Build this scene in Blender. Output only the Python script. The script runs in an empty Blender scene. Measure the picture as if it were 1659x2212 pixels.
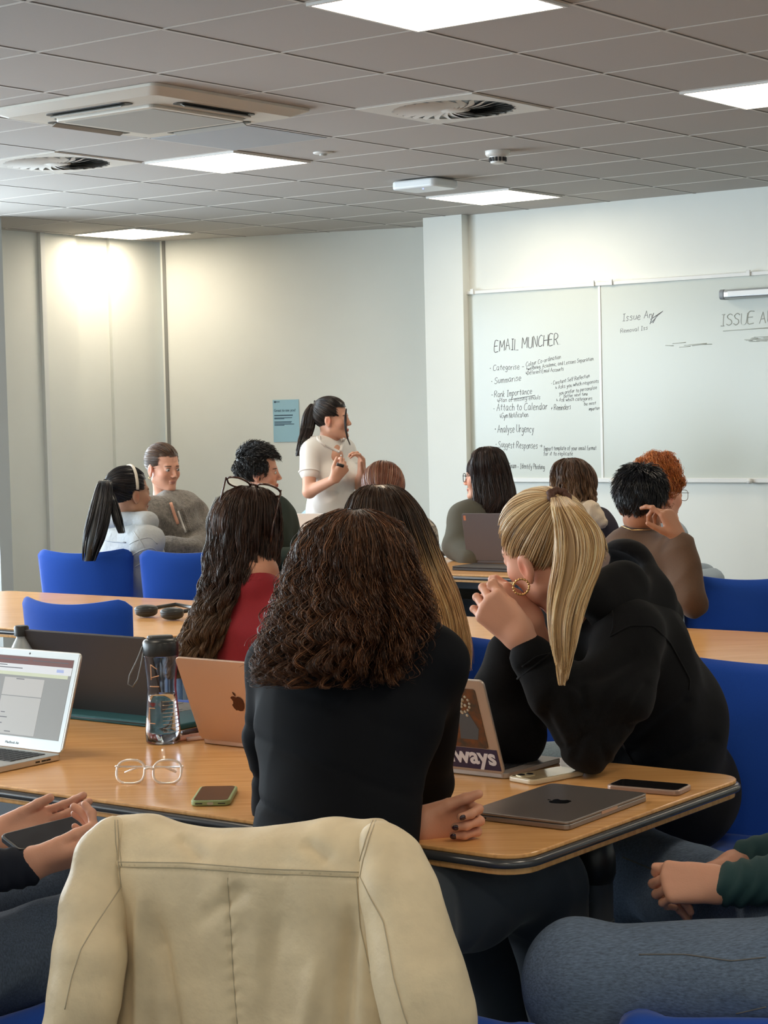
import bpy, math, random
import numpy as np
from mathutils import Vector, Matrix
random.seed(7); RNG=np.random.default_rng(7)
SC=bpy.context.scene; COL=SC.collection
# ---------------------------------------------------------------- camera, light, exposure
FPX=4253.0; CAMH=1.48; PITCH=-0.0512; ROLL=-0.02388
_c,_s=math.cos(PITCH),math.sin(PITCH)
FWD=np.array([0,_c,_s]); _r=np.array([1.,0,0]); _u=np.array([0,-_s,_c])
_cr,_sr=math.cos(ROLL),math.sin(ROLL)
RT=_cr*_r+_sr*_u; UP=-_sr*_r+_cr*_u
CAM=np.array([0,0,CAMH])
cd=bpy.data.cameras.new('camera'); cam=bpy.data.objects.new('camera',cd); COL.objects.link(cam)
cd.sensor_fit='HORIZONTAL'; cd.sensor_width=36; cd.lens=FPX/1659*36; cd.clip_start=.05; cd.clip_end=60
cam.matrix_world=Matrix(((RT[0],UP[0],-FWD[0],0),(RT[1],UP[1],-FWD[1],0),(RT[2],UP[2],-FWD[2],CAMH),(0,0,0,1)))
SC.camera=cam
SC.view_settings.view_transform='Standard'; SC.view_settings.look='None'
SC.view_settings.gamma=1; SC.view_settings.use_curve_mapping=False
SC.view_settings.exposure=0.98
PANEL_E=7.6; WINDOW_P=80.0
wd=bpy.data.worlds.new('world'); SC.world=wd; wd.use_nodes=True
wd.node_tree.nodes['Background'].inputs[0].default_value=(.75,.87,1,1)
wd.node_tree.nodes['Background'].inputs[1].default_value=1.0
CEIL=CAMH+1.269
YAW=-0.64694; UX=np.array([.79796,-.60271]); WX=np.array([.60271,.79796])
def RC(u,w,z=0.): p=UX*u+WX*w; return np.array([p[0],p[1],z])
def ray(u,v): return FWD+RT*((u-829.5)/FPX)-UP*((v-1106)/FPX)
def onz(u,v,z): d=ray(u,v); return CAM+d*((z-CAMH)/d[2])
def P(u,v,y): d=ray(u,v); return CAM+d*(y/d[1])
def onplane(u,v,p0,n): d=ray(u,v); return CAM+d*(np.dot(np.asarray(p0)-CAM,n)/np.dot(d,n))
def onw(u,v,w): return onplane(u,v,RC(0,w),np.array([WX[0],WX[1],0]))
ANG=math.atan2(UX[1],UX[0])   # rotation of room u axis
# windows' daylight: large area lights just inside the glazing of the left wall
def area_light(name,loc,direction,sx,sy,power,col):
    l=bpy.data.lights.new(name,'AREA'); l.shape='RECTANGLE'; l.size=sx; l.size_y=sy; l.energy=power; l.color=col
    o=bpy.data.objects.new(name,l); COL.objects.link(o); o.location=loc
    o.rotation_euler=Vector(direction).to_track_quat('-Z','Y').to_euler(); return o
WINS=[(-2.6,-.4),(0.2,2.4),(3.0,5.2),(5.8,8.0)]
for i,(a,b) in enumerate(WINS):
    area_light('window_daylight',RC(-9.78,(a+b)/2,1.7),(UX[0],UX[1],-.12),b-a-.1,1.5,WINDOW_P,(.76,.90,1))
# ---------------------------------------------------------------- materials
MATS={}
def mat(name,col,rough=.5,metal=0.,spec=.5,noise=0,nscale=30,bump=0,bscale=80,alpha=1,trans=0,emit=0,coat=0,sheen=0,vcol=False,ior=None,stretch=None,aniso=0,col2=None,bdist=.002):
    if name in MATS: return MATS[name]
    m=bpy.data.materials.new(name); m.use_nodes=True; nt=m.node_tree; b=nt.nodes['Principled BSDF']
    c=(*col,1); b.inputs['Base Color'].default_value=c; b.inputs['Roughness'].default_value=rough
    b.inputs['Metallic'].default_value=metal; b.inputs['Specular IOR Level'].default_value=spec
    if trans: b.inputs['Transmission Weight'].default_value=trans
    if ior: b.inputs['IOR'].default_value=ior
    if coat: b.inputs['Coat Weight'].default_value=coat; b.inputs['Coat Roughness'].default_value=.08
    if sheen: b.inputs['Sheen Weight'].default_value=sheen; b.inputs['Sheen Roughness'].default_value=.4
    if alpha<1: b.inputs['Alpha'].default_value=alpha
    if aniso: b.inputs['Anisotropic'].default_value=aniso
    if emit: b.inputs['Emission Color'].default_value=c; b.inputs['Emission Strength'].default_value=emit
    tc=nt.nodes.new('ShaderNodeTexCoord'); src=tc.outputs['Object']
    if stretch:
        mp=nt.nodes.new('ShaderNodeMapping'); mp.inputs['Scale'].default_value=stretch
        nt.links.new(src,mp.inputs['Vector']); src=mp.outputs[0]
    base=None
    if vcol:
        at=nt.nodes.new('ShaderNodeAttribute'); at.attribute_name='Col'; base=at.outputs['Color']
    if noise or col2:
        n=nt.nodes.new('ShaderNodeTexNoise'); n.inputs['Scale'].default_value=nscale; n.inputs['Detail'].default_value=4
        nt.links.new(src,n.inputs['Vector'])
        if col2:
            mx=nt.nodes.new('ShaderNodeMix'); mx.data_type='RGBA'; mx.inputs[6].default_value=c; mx.inputs[7].default_value=(*col2,1)
            cr=nt.nodes.new('ShaderNodeMapRange'); cr.inputs[1].default_value=.35; cr.inputs[2].default_value=.65
            nt.links.new(n.outputs[0],cr.inputs[0]); nt.links.new(cr.outputs[0],mx.inputs[0]); base=mx.outputs[2]
        else:
            h=nt.nodes.new('ShaderNodeHueSaturation'); mr=nt.nodes.new('ShaderNodeMapRange')
            mr.inputs[3].default_value=1-noise; mr.inputs[4].default_value=1+noise; mr.inputs[1].default_value=.3; mr.inputs[2].default_value=.7
            nt.links.new(n.outputs[0],mr.inputs[0]); nt.links.new(mr.outputs[0],h.inputs['Value'])
            if base: nt.links.new(base,h.inputs['Color'])
            else: h.inputs['Color'].default_value=c
            base=h.outputs[0]
    if base: nt.links.new(base,b.inputs['Base Color'])
    if bump:
        n2=nt.nodes.new('ShaderNodeTexNoise'); n2.inputs['Scale'].default_value=bscale; n2.inputs['Detail'].default_value=3
        nt.links.new(src,n2.inputs['Vector']); bp=nt.nodes.new('ShaderNodeBump'); bp.inputs['Strength'].default_value=bump; bp.inputs['Distance'].default_value=bdist
        nt.links.new(n2.outputs[0],bp.inputs['Height']); nt.links.new(bp.outputs[0],b.inputs['Normal'])
    MATS[name]=m; return m
# ---------------------------------------------------------------- object helpers
ORG={}
def props(o,label=None,cat=None,group=None,kind=None):
    if label: o['label']=label
    if cat: o['category']=cat
    if group: o['group']=group
    if kind: o['kind']=kind
    return o
def thing(name,label,cat,loc=(0,0,0),group=None):
    o=bpy.data.objects.new(name,None); COL.objects.link(o); o.location=loc; o.empty_display_size=.05
    props(o,label,cat,group); ORG[o.name]=np.array(loc,float); return o
def mk(name,V,Fc,m,parent=None,smooth=True,col=None,mi=None,bevel=0,label=None,cat=None,group=None,kind=None,auto=None,loc=None):
    V=np.asarray(V,float).reshape(-1,3)
    if parent is not None:
        o_=ORG[parent.name]
    elif loc is not None: o_=np.array(loc,float)
    else: o_=np.zeros(3)
    me=bpy.data.meshes.new(name)
    if isinstance(Fc,np.ndarray):
        nv=Fc.shape[1]; nf=len(Fc)
        me.vertices.add(len(V)); me.vertices.foreach_set('co',(V-o_).astype(np.float32).ravel())
        me.loops.add(nf*nv); me.loops.foreach_set('vertex_index',Fc.astype(np.int32).ravel())
        me.polygons.add(nf); me.polygons.foreach_set('loop_start',np.arange(0,nf*nv,nv,dtype=np.int32))
        me.update(calc_edges=True)
    else:
        me.from_pydata((V-o_).tolist(),[],[list(map(int,f)) for f in Fc])
    if isinstance(m,(list,tuple)):
        for q in m: me.materials.append(q)
    else: me.materials.append(m)
    if mi is not None: me.polygons.foreach_set('material_index',np.asarray(mi,dtype=np.int32))
    if smooth: me.polygons.foreach_set('use_smooth',np.ones(len(me.polygons),dtype=bool))
    if col is not None:
        a=me.color_attributes.new('Col','FLOAT_COLOR','POINT')
        c4=np.ones((len(V),4),np.float32); c4[:,:3]=col; a.data.foreach_set('color',c4.ravel())
    me.validate(); me.update()
    o=bpy.data.objects.new(name,me); COL.objects.link(o)
    if parent is not None: o.parent=parent; ORG[o.name]=o_
    else: o.location=o_; ORG[o.name]=o_
    if auto is not None:
        md=o.modifiers.new('Edge','EDGE_SPLIT'); md.split_angle=math.radians(auto)
    if bevel:
        md=o.modifiers.new('Bevel','BEVEL'); md.width=bevel; md.segments=3; md.limit_method='ANGLE'; md.angle_limit=.6
    props(o,label,cat,group,kind); return o
class MB:
    def __init__(s): s.v=[]; s.f=[]; s.n=0; s.mi=[]; s.cur=0
    def add(s,V,F):
        V=np.asarray(V,float); s.v.append(V)
        for f in F: s.f.append([int(i)+s.n for i in f]); s.mi.append(s.cur)
        s.n+=len(V); return s
    def box(s,c,h,ax=None):
        A=np.eye(3) if ax is None else np.array(ax,float)
        V=[np.array(c)+A[0]*h[0]*i+A[1]*h[1]*j+A[2]*h[2]*k for i in(-1,1) for j in(-1,1) for k in(-1,1)]
        return s.add(V,[(0,1,3,2),(4,6,7,5),(0,4,5,1),(2,3,7,6),(0,2,6,4),(1,5,7,3)])
    def tube(s,pts,r,n=10,cap=True,closed=False):
        pts=np.asarray(pts,float); N=len(pts); r=np.broadcast_to(r,(N,)) if np.ndim(r)<=1 else r
        T=np.gradient(pts,axis=0) if not closed else np.roll(pts,-1,0)-np.roll(pts,1,0)
        T/=np.linalg.norm(T,axis=1)[:,None]+1e-12
        ref=np.array([0,0,1.]) if abs(T[0][2])<.9 else np.array([1.,0,0])
        V=[];up=ref
        for i in range(N):
            x=np.cross(T[i],up); x/=np.linalg.norm(x)+1e-12; y=np.cross(x,T[i]); up=y
            for k in range(n):
                a=2*math.pi*k/n; V.append(pts[i]+r[i]*(math.cos(a)*x+math.sin(a)*y))
        F=[]
        for i in range(N if closed else N-1):
            j=(i+1)%N
            for k in range(n): F.append((i*n+k,i*n+(k+1)%n,j*n+(k+1)%n,j*n+k))
        if cap and not closed: F.append(tuple(range(n))[::-1]); F.append(tuple((N-1)*n+k for k in range(n)))
        return s.add(V,F)
    def lathe(s,c,prof,n=32,ax=None):
        A=np.eye(3) if ax is None else np.array(ax,float); V=[];F=[];m=len(prof)
        for r,z in prof:
            for k in range(n):
                a=2*math.pi*k/n; V.append(np.array(c)+A[0]*r*math.cos(a)+A[1]*r*math.sin(a)+A[2]*z)
        for i in range(m-1):
            for k in range(n): F.append((i*n+k,i*n+(k+1)%n,(i+1)*n+(k+1)%n,(i+1)*n+k))
        F.append(tuple(range(n))[::-1]); F.append(tuple((m-1)*n+k for k in range(n)))
        return s.add(V,F)
    def prism(s,poly,o,ax,t0,t1):
        """poly of 2-D points in ax[0],ax[1], extruded along ax[2] t0..t1"""
        A=np.array(ax,float); n=len(poly); V=[np.array(o)+A[0]*x+A[1]*y+A[2]*t for t in(t0,t1) for x,y in poly]
        F=[tuple(range(n))[::-1],tuple(range(n,2*n))]+[(i,(i+1)%n,n+(i+1)%n,n+i) for i in range(n)]
        return s.add(V,F)
    def grid(s,V,nu,nv):
        return s.add(V,[(i*nv+j,(i+1)*nv+j,(i+1)*nv+j+1,i*nv+j+1) for i in range(nu-1) for j in range(nv-1)])
    def build(s,name,m,parent=None,**k):
        return mk(name,np.vstack(s.v),s.f,m,parent,mi=s.mi if isinstance(m,(list,tuple)) else None,**k)
def rrect(w,h,r,n=6):
    """rounded rectangle polygon centred, ccw"""
    out=[]
    for cx,cy,a0 in((w/2-r,h/2-r,0),(-w/2+r,h/2-r,90),(-w/2+r,-h/2+r,180),(w/2-r,-h/2+r,270)):
        for k in range(n+1):
            a=math.radians(a0+90*k/n); out.append((cx+r*math.cos(a),cy+r*math.sin(a)))
    return out
def ctree(o,parent=None):
    c=o.copy(); COL.objects.link(c); c.parent=parent
    for ch in list(o.children): ctree(ch,c)
    return c
def frame(ux,uz=(0,0,1)):
    x=np.array(ux,float); x/=np.linalg.norm(x); z=np.array(uz,float); y=np.cross(z,x); y/=np.linalg.norm(y); z=np.cross(x,y); return np.array([x,y,z])
ROOMAX=frame((UX[0],UX[1],0))
def text(name,s,size,origin,ax,m,parent,depth=.0006,align='LEFT',offset=0,shear=0,sx=1):
    cu=bpy.data.curves.new(name,'FONT'); cu.body=s; cu.size=size; cu.extrude=depth; cu.align_x=align; cu.offset=offset; cu.shear=shear; cu.resolution_u=3
    t=bpy.data.objects.new(name,cu); COL.objects.link(t); dg=bpy.context.evaluated_depsgraph_get()
    me=bpy.data.meshes.new_from_object(t.evaluated_get(dg)); bpy.data.objects.remove(t)
    V=np.empty(len(me.vertices)*3); me.vertices.foreach_get('co',V); V=V.reshape(-1,3); V[:,0]*=sx
    F=[tuple(p.vertices) for p in me.polygons]; A=np.array(ax)
    return mk(name,np.array(origin)+V@A,F,m,parent,smooth=False)
# ---------------------------------------------------------------- implicit surfaces
def C(a,b,ra,rb,k=.02,fl=None): return ('c',np.array(a,float),np.array(b,float),ra,rb,k,fl)
def E(c,r,k=.02,R=None): return ('e',np.array(c,float),np.array(r,float),k,R)
def SUB(p): return ('s',p)
def _sd(p,X):
    if p[0]=='c':
        _,a,b,ra,rb,k,fl=p; d=b-a; L=d@d; t=np.clip(((X-a)@d)/(L+1e-12),0,1); Q=X-a-t[...,None]*d
        if fl is not None:
            n,s=fl; n=np.asarray(n,float); c=Q@n; Q=Q+(c*(1/s-1))[...,None]*n
        r=ra+(rb-ra)*t; dd=np.sqrt((Q*Q).sum(-1))-r
        return dd*(fl[1]**.5) if fl is not None else dd
    _,c,r,k,R=p; Q=X-c
    if R is not None: Q=Q@np.asarray(R).T
    k0=np.sqrt(((Q/r)**2).sum(-1)); k1=np.sqrt(((Q/(r*r))**2).sum(-1))+1e-9
    return k0*(k0-1)/k1
def _bb(p):
    if p[0]=='s': return _bb(p[1])
    if p[0]=='c': r=max(p[3],p[4]); s=max(1,p[6][1]) if p[6] else 1; return np.minimum(p[1],p[2])-r*s,np.maximum(p[1],p[2])+r*s
    m=p[2].max(); return p[1]-m,p[1]+m
def nets(prims,h):
    bbs=[_bb(p) for p in prims]; lo=np.min([b[0] for b in bbs],0)-3*h; hi=np.max([b[1] for b in bbs],0)+3*h
    n=np.ceil((hi-lo)/h).astype(int)+1; D=np.full(n,.1,np.float32)
    for p,(b0,b1) in zip(prims,bbs):
        q=p[1] if p[0]=='s' else p; k=q[5] if q[0]=='c' else q[3]; m=k+3*h
        i0=np.maximum(((b0-m-lo)/h).astype(int),0); i1=np.minimum(((b1+m-lo)/h).astype(int)+2,n)
        ax=[lo[i]+h*np.arange(i0[i],i1[i]) for i in range(3)]
        X=np.stack(np.meshgrid(*ax,indexing='ij'),-1); d=_sd(q,X); sl=tuple(slice(i0[i],i1[i]) for i in range(3)); S=D[sl]
        if p[0]=='s':
            d=-d; hh=np.clip(.5-.5*(S-d)/max(k,1e-5),0,1); D[sl]=S*(1-hh)+d*hh+k*hh*(1-hh)
        else:
            hh=np.clip(.5+.5*(S-d)/max(k,1e-5),0,1); D[sl]=S*(1-hh)+d*hh-k*hh*(1-hh)
    ins=D<0; nx,ny,nz=n
    # cells
    c=np.zeros((nx-1,ny-1,nz-1),np.int8)
    for i in(0,1):
        for j in(0,1):
            for k in(0,1): c+=ins[i:nx-1+i,j:ny-1+j,k:nz-1+k]
    act=(c>0)&(c<8); idx=-np.ones(act.shape,np.int64); cells=np.argwhere(act); idx[act]=np.arange(len(cells))
    acc=np.zeros((len(cells),3)); cnt=np.zeros(len(cells))
    cor=[(i,j,k) for i in(0,1) for j in(0,1) for k in(0,1)]
    for a in cor:
        for b in cor:
            if sum(b)-sum(a)==1 and all(y>=x for x,y in zip(a,b)):
                A=cells+a; B=cells+b; da=D[A[:,0],A[:,1],A[:,2]]; db=D[B[:,0],B[:,1],B[:,2]]; m=(da<0)!=(db<0)
                t=np.where(m,da/(da-db+1e-12),0)[:,None]; acc+=np.where(m[:,None],np.array(a)+t*(np.array(b)-np.array(a)),0); cnt+=m
    V=lo+h*(cells+acc/cnt[:,None])
    F=[]
    for ax in range(3):
        o1,o2=[i for i in range(3) if i!=ax]
        s0=[slice(1,-1)]*3; s0[ax]=slice(0,n[ax]-1); s1=[slice(1,-1)]*3; s1[ax]=slice(1,n[ax])
        A=ins[tuple(s0)]; B=ins[tuple(s1)]
        for flip,mk_ in((0,A&~B),(1,~A&B)):
            e=np.argwhere(mk_)
            if not len(e): continue
            off=np.ones(3,int); off[ax]=0; e=e+off
            def ci(d1,d2):
                q=e.copy(); q[:,o1]-=d1; q[:,o2]-=d2; return idx[q[:,0],q[:,1],q[:,2]]
            f=np.stack([ci(1,1),ci(0,1),ci(0,0),ci(1,0)],1)
            if (flip==1)!=(ax==1): f=f[:,::-1]
            F.append(f)
    return V,np.vstack(F)
def chunks(lst):
    """several (prims,h) chunks -> one vertex/face set"""
    VV=[];FF=[];n=0
    for pr,h in lst:
        V,F=nets(pr,h); VV.append(V); FF.append(F+n); n+=len(V)
    return np.vstack(VV),np.vstack(FF)
def vnormals(V,F):
    N=np.cross(V[F[:,2]]-V[F[:,0]],V[F[:,3]]-V[F[:,1]]); out=np.zeros_like(V)
    for i in range(4): np.add.at(out,F[:,i],N)
    return out/(np.linalg.norm(out,axis=1)[:,None]+1e-12)
def wav(V,seed,freq,n=6,axis=None):
    """smooth pseudo noise -1..1 from rotated sines; axis squeezes variation along it"""
    r=np.random.default_rng(seed); out=np.zeros(len(V))
    for i in range(n):
        d=r.normal(size=3)
        if axis is not None: d=d-np.array(axis)*(d@np.array(axis))*.85
        d/=np.linalg.norm(d); f=freq*r.uniform(.6,1.7); out+=np.sin(V@d*f*6.283+r.uniform(0,6.28)+1.3*np.sin(V@r.normal(size=3)*freq*2+i))
    return out/n**.5/1.2
def relax(V,F,it=2):
    for _ in range(it):
        acc=np.zeros_like(V); c=np.zeros(len(V))
        for i in range(4):
            for j in(1,3): np.add.at(acc,F[:,i],V[F[:,(i+j)%4]]); np.add.at(c,F[:,i],1)
        V=V*.4+.6*acc/c[:,None]
    return V
def cloth(name,prims,h,m,parent,fold=.004,freq=5,seed=1,axis=None,label=None,extra=None,sm=2,col=None):
    V,F=nets(prims,h); V=relax(V,F,sm); N=vnormals(V,F)
    w=wav(V,seed,freq,axis=axis); w2=1-2*np.abs(wav(V,seed+5,freq*.8,axis=axis)); d=fold*(.55*w+.45*w2)
    if extra is not None: d=d+extra(V)
    V=V+N*d[:,None]
    o=mk(name,V,F,m,parent,col=None if col is None else col(V),label=label); return o
# ================================================================ ROOM
M_wall=mat('wall_paint',(.80,.82,.78),.75,noise=.015,nscale=3,bump=.05,bscale=300)
M_trim=mat('white_trim',(.82,.83,.80),.45)
M_tile=mat('ceiling_tile',(.47,.44,.41),.95,noise=.03,nscale=500,bump=.25,bscale=500)
M_tbar=mat('ceiling_bar',(.62,.59,.55),.6)
M_gap=mat('ceiling_gap',(.13,.12,.11),.9)
M_floor=mat('carpet',(.055,.066,.08),.95,noise=.45,nscale=260,bump=.6,bscale=500)
M_black=mat('black_plastic',(.012,.012,.013),.4)
M_bt=mat('blue_tile',(.40,.42,.44),.6)
U0,U1,W0,W1=-10.02,1.9,-3.2,10.72
def struct(name,V,F,m,**k): return mk(name,V,F,m,None,smooth=False,kind='structure',**k)
def rbox(name,u0,u1,w0,w1,z0,z1,m,kind='structure',parent=None,**k):
    b=MB(); b.box(RC((u0+u1)/2,(w0+w1)/2,(z0+z1)/2),((u1-u0)/2,(w1-w0)/2,(z1-z0)/2),ROOMAX)
    return b.build(name,m,parent,smooth=False,kind=kind,**k)
rbox('floor',U0-.3,U1+.3,W0-.3,W1+2.5,-.1,0,M_floor)
LA,LB=-4.48931,4.19639
def LU(a): return LA+.6*a
def LW(b): return LB+.6*b
# ceiling: tile field with a T-bar grid and shadow gaps
lights=[(a,b) for a in(1,-4,-9,6) for b in(-11,-7,-3,1,5,9) if LU(a+1)<U1]
VENTS=[(-1,4),(-5,4)]
b=MB(); b.box(RC((U0+U1)/2,(W0+W1+2)/2,CEIL+.05),((U1-U0)/2+.2,(W1-W0)/2+1.2,.05),ROOMAX)
b.cur=1
for a in range(-9,11):
    u=LU(a)
    if U0<u<U1: b.box(RC(u,(W0+W1+1.2)/2,CEIL-.0005),(.0075,(W1+1.2-W0)/2,.0015),ROOMAX)
for c in range(-13,13):
    w=LW(c)
    if w>W0: b.box(RC((U0+U1)/2,w,CEIL-.0005),((U1-U0)/2,.0075,.0013),ROOMAX)
b.cur=2
for a in range(-9,11):
    u=LU(a)
    if U0<u<U1: b.box(RC(u+.0105,(W0+W1+1.2)/2,CEIL-.0003),(.003,(W1+1.2-W0)/2,.001),ROOMAX)
for c in range(-13,13):
    w=LW(c)
    if w>W0: b.box(RC((U0+U1)/2,w+.0095,CEIL-.0003),((U1-U0)/2,.002,.001),ROOMAX)
b.build('ceiling',[M_tile,M_tbar,M_gap],smooth=False,kind='structure')
# a replaced, bluer smooth tile
# walls
def wallseg(name,p,q,z0=0,z1=CEIL+.05,t=.12,side=1,m=None):
    p=np.array(p[:2]);q=np.array(q[:2]);d=(q-p)/np.linalg.norm(q-p);n=np.array([-d[1],d[0]])*side*t
    V=[(*p,z0),(*q,z0),(*q,z1),(*p,z1),(*(p+n),z0),(*(q+n),z0),(*(q+n),z1),(*(p+n),z1)]
    F=[(0,1,2,3),(7,6,5,4),(0,4,5,1),(1,5,6,2),(2,6,7,3),(3,7,4,0)]
    return struct(name,V,F,m or M_wall)
PB0=onz(345,521,CEIL); PB1=PB0+(onz(915,490,CEIL)-PB0)*1.5
PBD=(PB1-PB0)[:2]/np.linalg.norm((PB1-PB0)[:2]); PBN=np.array([PBD[1],-PBD[0],0]) # toward the room
wallseg('wall_back',PB0,PB1)
wallseg('wall_right_back',RC(-7.64,W1),RC(U1,W1))
wallseg('wall_front',RC(U0,W0),RC(U1,W0),side=-1)
wallseg('wall_right',RC(U1,W0),RC(U1,W1),side=-1)
# left wall with window openings
zs,zt=.95,2.45
W1L=10.52
b=MB()
def lb(w0,w1,z0,z1): b.box(RC(U0-.1,(w0+w1)/2,(z0+z1)/2),(.1,(w1-w0)/2,(z1-z0)/2),ROOMAX)
lb(W0,W1L+.3,0,zs); lb(W0,W1L+.3,zt,CEIL+.05)
e=W0
for a,c in WINS: lb(e,a,zs,zt); e=c
lb(e,W1L+.3,zs,zt); b.build('wall_left',M_wall,smooth=False,kind='structure')
M_glass=mat('window_glass',(1,1,1),.02,trans=1,ior=1.45)
for i,(a,c) in enumerate(WINS):
    f=MB()
    for z in(zs+.03,zt-.03): f.box(RC(U0-.08,(a+c)/2,z),(.03,(c-a)/2,.03),ROOMAX)
    for w in(a+.03,(a+c)/2,c-.03): f.box(RC(U0-.08,w,(zs+zt)/2),(.03,.03,(zt-zs)/2),ROOMAX)
    o=f.build('window_%d'%(i+1),M_trim,smooth=False,kind='structure')
    g=MB(); g.box(RC(U0-.09,(a+c)/2,(zs+zt)/2),(.004,(c-a)/2-.02,(zt-zs)/2-.02),ROOMAX); g.build('window_glass',M_glass,o,smooth=False)
# pilasters and trunking
def pxuw(x,y): q=onz(x,y,CEIL); return q[0]*UX[0]+q[1]*UX[1], q[0]*WX[0]+q[1]*WX[1]
rbox('trim_1',U0,-9.33,8.36,8.46,0,CEIL+.02,mat('shaded_pilaster_grey',(.50,.53,.53),.7))  # grey base colour paints in the shade on this pilaster's near face
rbox('trim_2',U0,-9.97,8.46,9.72,0,CEIL+.02,M_wall)
rbox('trim_3',-9.975,-9.94,9.36,9.40,0,CEIL+.02,mat('trunking',(.78,.80,.79),.5))
rbox('trim_4',U0,-9.99,10.07,W1L+.1,0,CEIL+.02,M_wall)
rbox('trim_5',-7.66,-7.35,10.645,11.3,0,CEIL+.02,M_wall)
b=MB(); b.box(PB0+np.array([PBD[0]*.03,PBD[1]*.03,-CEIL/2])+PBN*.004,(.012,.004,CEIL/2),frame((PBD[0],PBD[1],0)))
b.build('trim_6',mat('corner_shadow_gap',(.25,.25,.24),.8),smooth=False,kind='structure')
# skirting
def skirt(name,p,q,off):
    p=np.array(p[:2]);q=np.array(q[:2]);d=(q-p)/np.linalg.norm(q-p);n=np.array([d[1],-d[0]])*off
    c=(p+q)/2+n; b=MB(); b.box((*c,.05),(np.linalg.norm(q-p)/2,.009,.05),frame((d[0],d[1],0))); b.build(name,M_trim,smooth=False,kind='structure')
skirt('baseboard_back',PB0,PB1-(PB1-PB0)*.38,.009); skirt('baseboard_right_back',RC(-7.34,W1),RC(U1,W1),.009)
# ---- ceiling light panels
M_led=mat('lit_diffuser',(1,.86,.66),.6,emit=PANEL_E)
_nt=M_led.node_tree; _nt.nodes['Principled BSDF'].inputs['Base Color'].default_value=(.8,.8,.8,1)
M_lf=mat('light_frame',(.75,.73,.7),.4)
names={(1,1):'square ceiling light panel nearest the top edge of the photo, cut off by it',(1,5):'square ceiling light panel at the right edge, above the whiteboard side',
(-4,5):'square ceiling light panel beside the bluish plain tile, below the air conditioner',(-4,9):'square ceiling light panel beside the white box, closest to the whiteboard wall',
(-9,9):'square ceiling light panel in the far left corner, above the dark-haired woman with the headband'}
for (a,c) in lights:
    w=LW(c)+.3
    if w<W0 or w>W1: continue
    ctr=RC(LU(a)+.3,w,CEIL)
    t=thing('ceiling_light',names.get((a,c),'square ceiling light panel further along the grid, out of view'),'ceiling light',ctr,'ceiling light panels')
    f=MB()
    for sx,sy in((1,0),(-1,0)): f.box(ctr+ROOMAX[0]*.288*sx+np.array([0,0,-.006]),(.006,.294,.005),ROOMAX)
    for s_ in(1,-1): f.box(ctr+ROOMAX[1]*.288*s_+np.array([0,0,-.006]),(.282,.006,.005),ROOMAX)
    f.build('frame',M_lf,t,smooth=False)
    f=MB(); f.box(ctr+np.array([0,0,-.0055]),(.282,.282,.002),ROOMAX); f.build('diffuser',M_led,t,smooth=False)
M_vent=mat('vent_white',(.66,.63,.58),.45)
# swirl diffusers
def swirl(a,c,label):
    ctr=RC(LU(a)+.3,LW(c)+.3,CEIL); t=thing('air_diffuser',label,'air vent',ctr,'swirl air diffusers')
    f=MB(); n=64; R=.255; V=[];F=[]
    sq=[]
    for k in range(n):
        an=2*math.pi*k/n; ca,sa=math.cos(an),math.sin(an); s_=.296/max(abs(ca),abs(sa)); sq.append((ca*s_,sa*s_))
    ci=[(R*math.cos(2*math.pi*k/n),R*math.sin(2*math.pi*k/n)) for k in range(n)]
    for z in(-.006,-.002):
        for x,y in sq+ci: V.append(ctr+ROOMAX[0]*x+ROOMAX[1]*y+np.array([0,0,z]))
    for k in range(n):
        j=(k+1)%n; F+= [(k,n+k,n+j,j),(2*n+k,2*n+j,3*n+j,3*n+k),(n+k,3*n+k,3*n+j,n+j),(k,j,2*n+j,2*n+k)]
    f.add(V,F); f.build('face_plate',M_vent,t,smooth=False)
    f=MB(); f.lathe(ctr,[(.256,-.0035),(.256,-.0015)],48); f.build('dark_opening',M_black,t,smooth=False)
    f=MB(); f.lathe(ctr,[(.012,-.012),(.07,-.009),(.074,-.004)],32); f.build('hub',M_vent,t)
    for k in range(28):
        f=MB(); an=2*math.pi*k/28; pts=[];V=[]
        for i in range(8):
            s_=i/7; r=.05+.212*s_; an2=an+.55*(1-s_)**1.5; wd=.011+.008*math.sin(math.pi*min(1,s_*1.3))*(1.3-s_)
            for e_ in(-1,1):
                V.append(ctr+ROOMAX[0]*(r*math.cos(an2)-e_*wd*math.sin(an2))+ROOMAX[1]*(r*math.sin(an2)+e_*wd*math.cos(an2))+np.array([0,0,-.0075+e_*.0028]))
        f.grid(V,8,2); f.build('blade',M_vent,t)
swirl(-1,4,'square swirl air diffuser in the middle of the ceiling, near the smoke detector')
swirl(-5,4,'square swirl air diffuser at the left edge, below the air conditioner')
# blue replaced tile
b=MB(); b.box(RC(LU(-3)+.3,LW(4)+.3,CEIL-.002),(.285,.285,.002),ROOMAX); b.build('plain_ceiling_tile',M_bt,smooth=False,label='smooth bluish grey ceiling tile between the air conditioner and a light',cat='ceiling tile')
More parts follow.
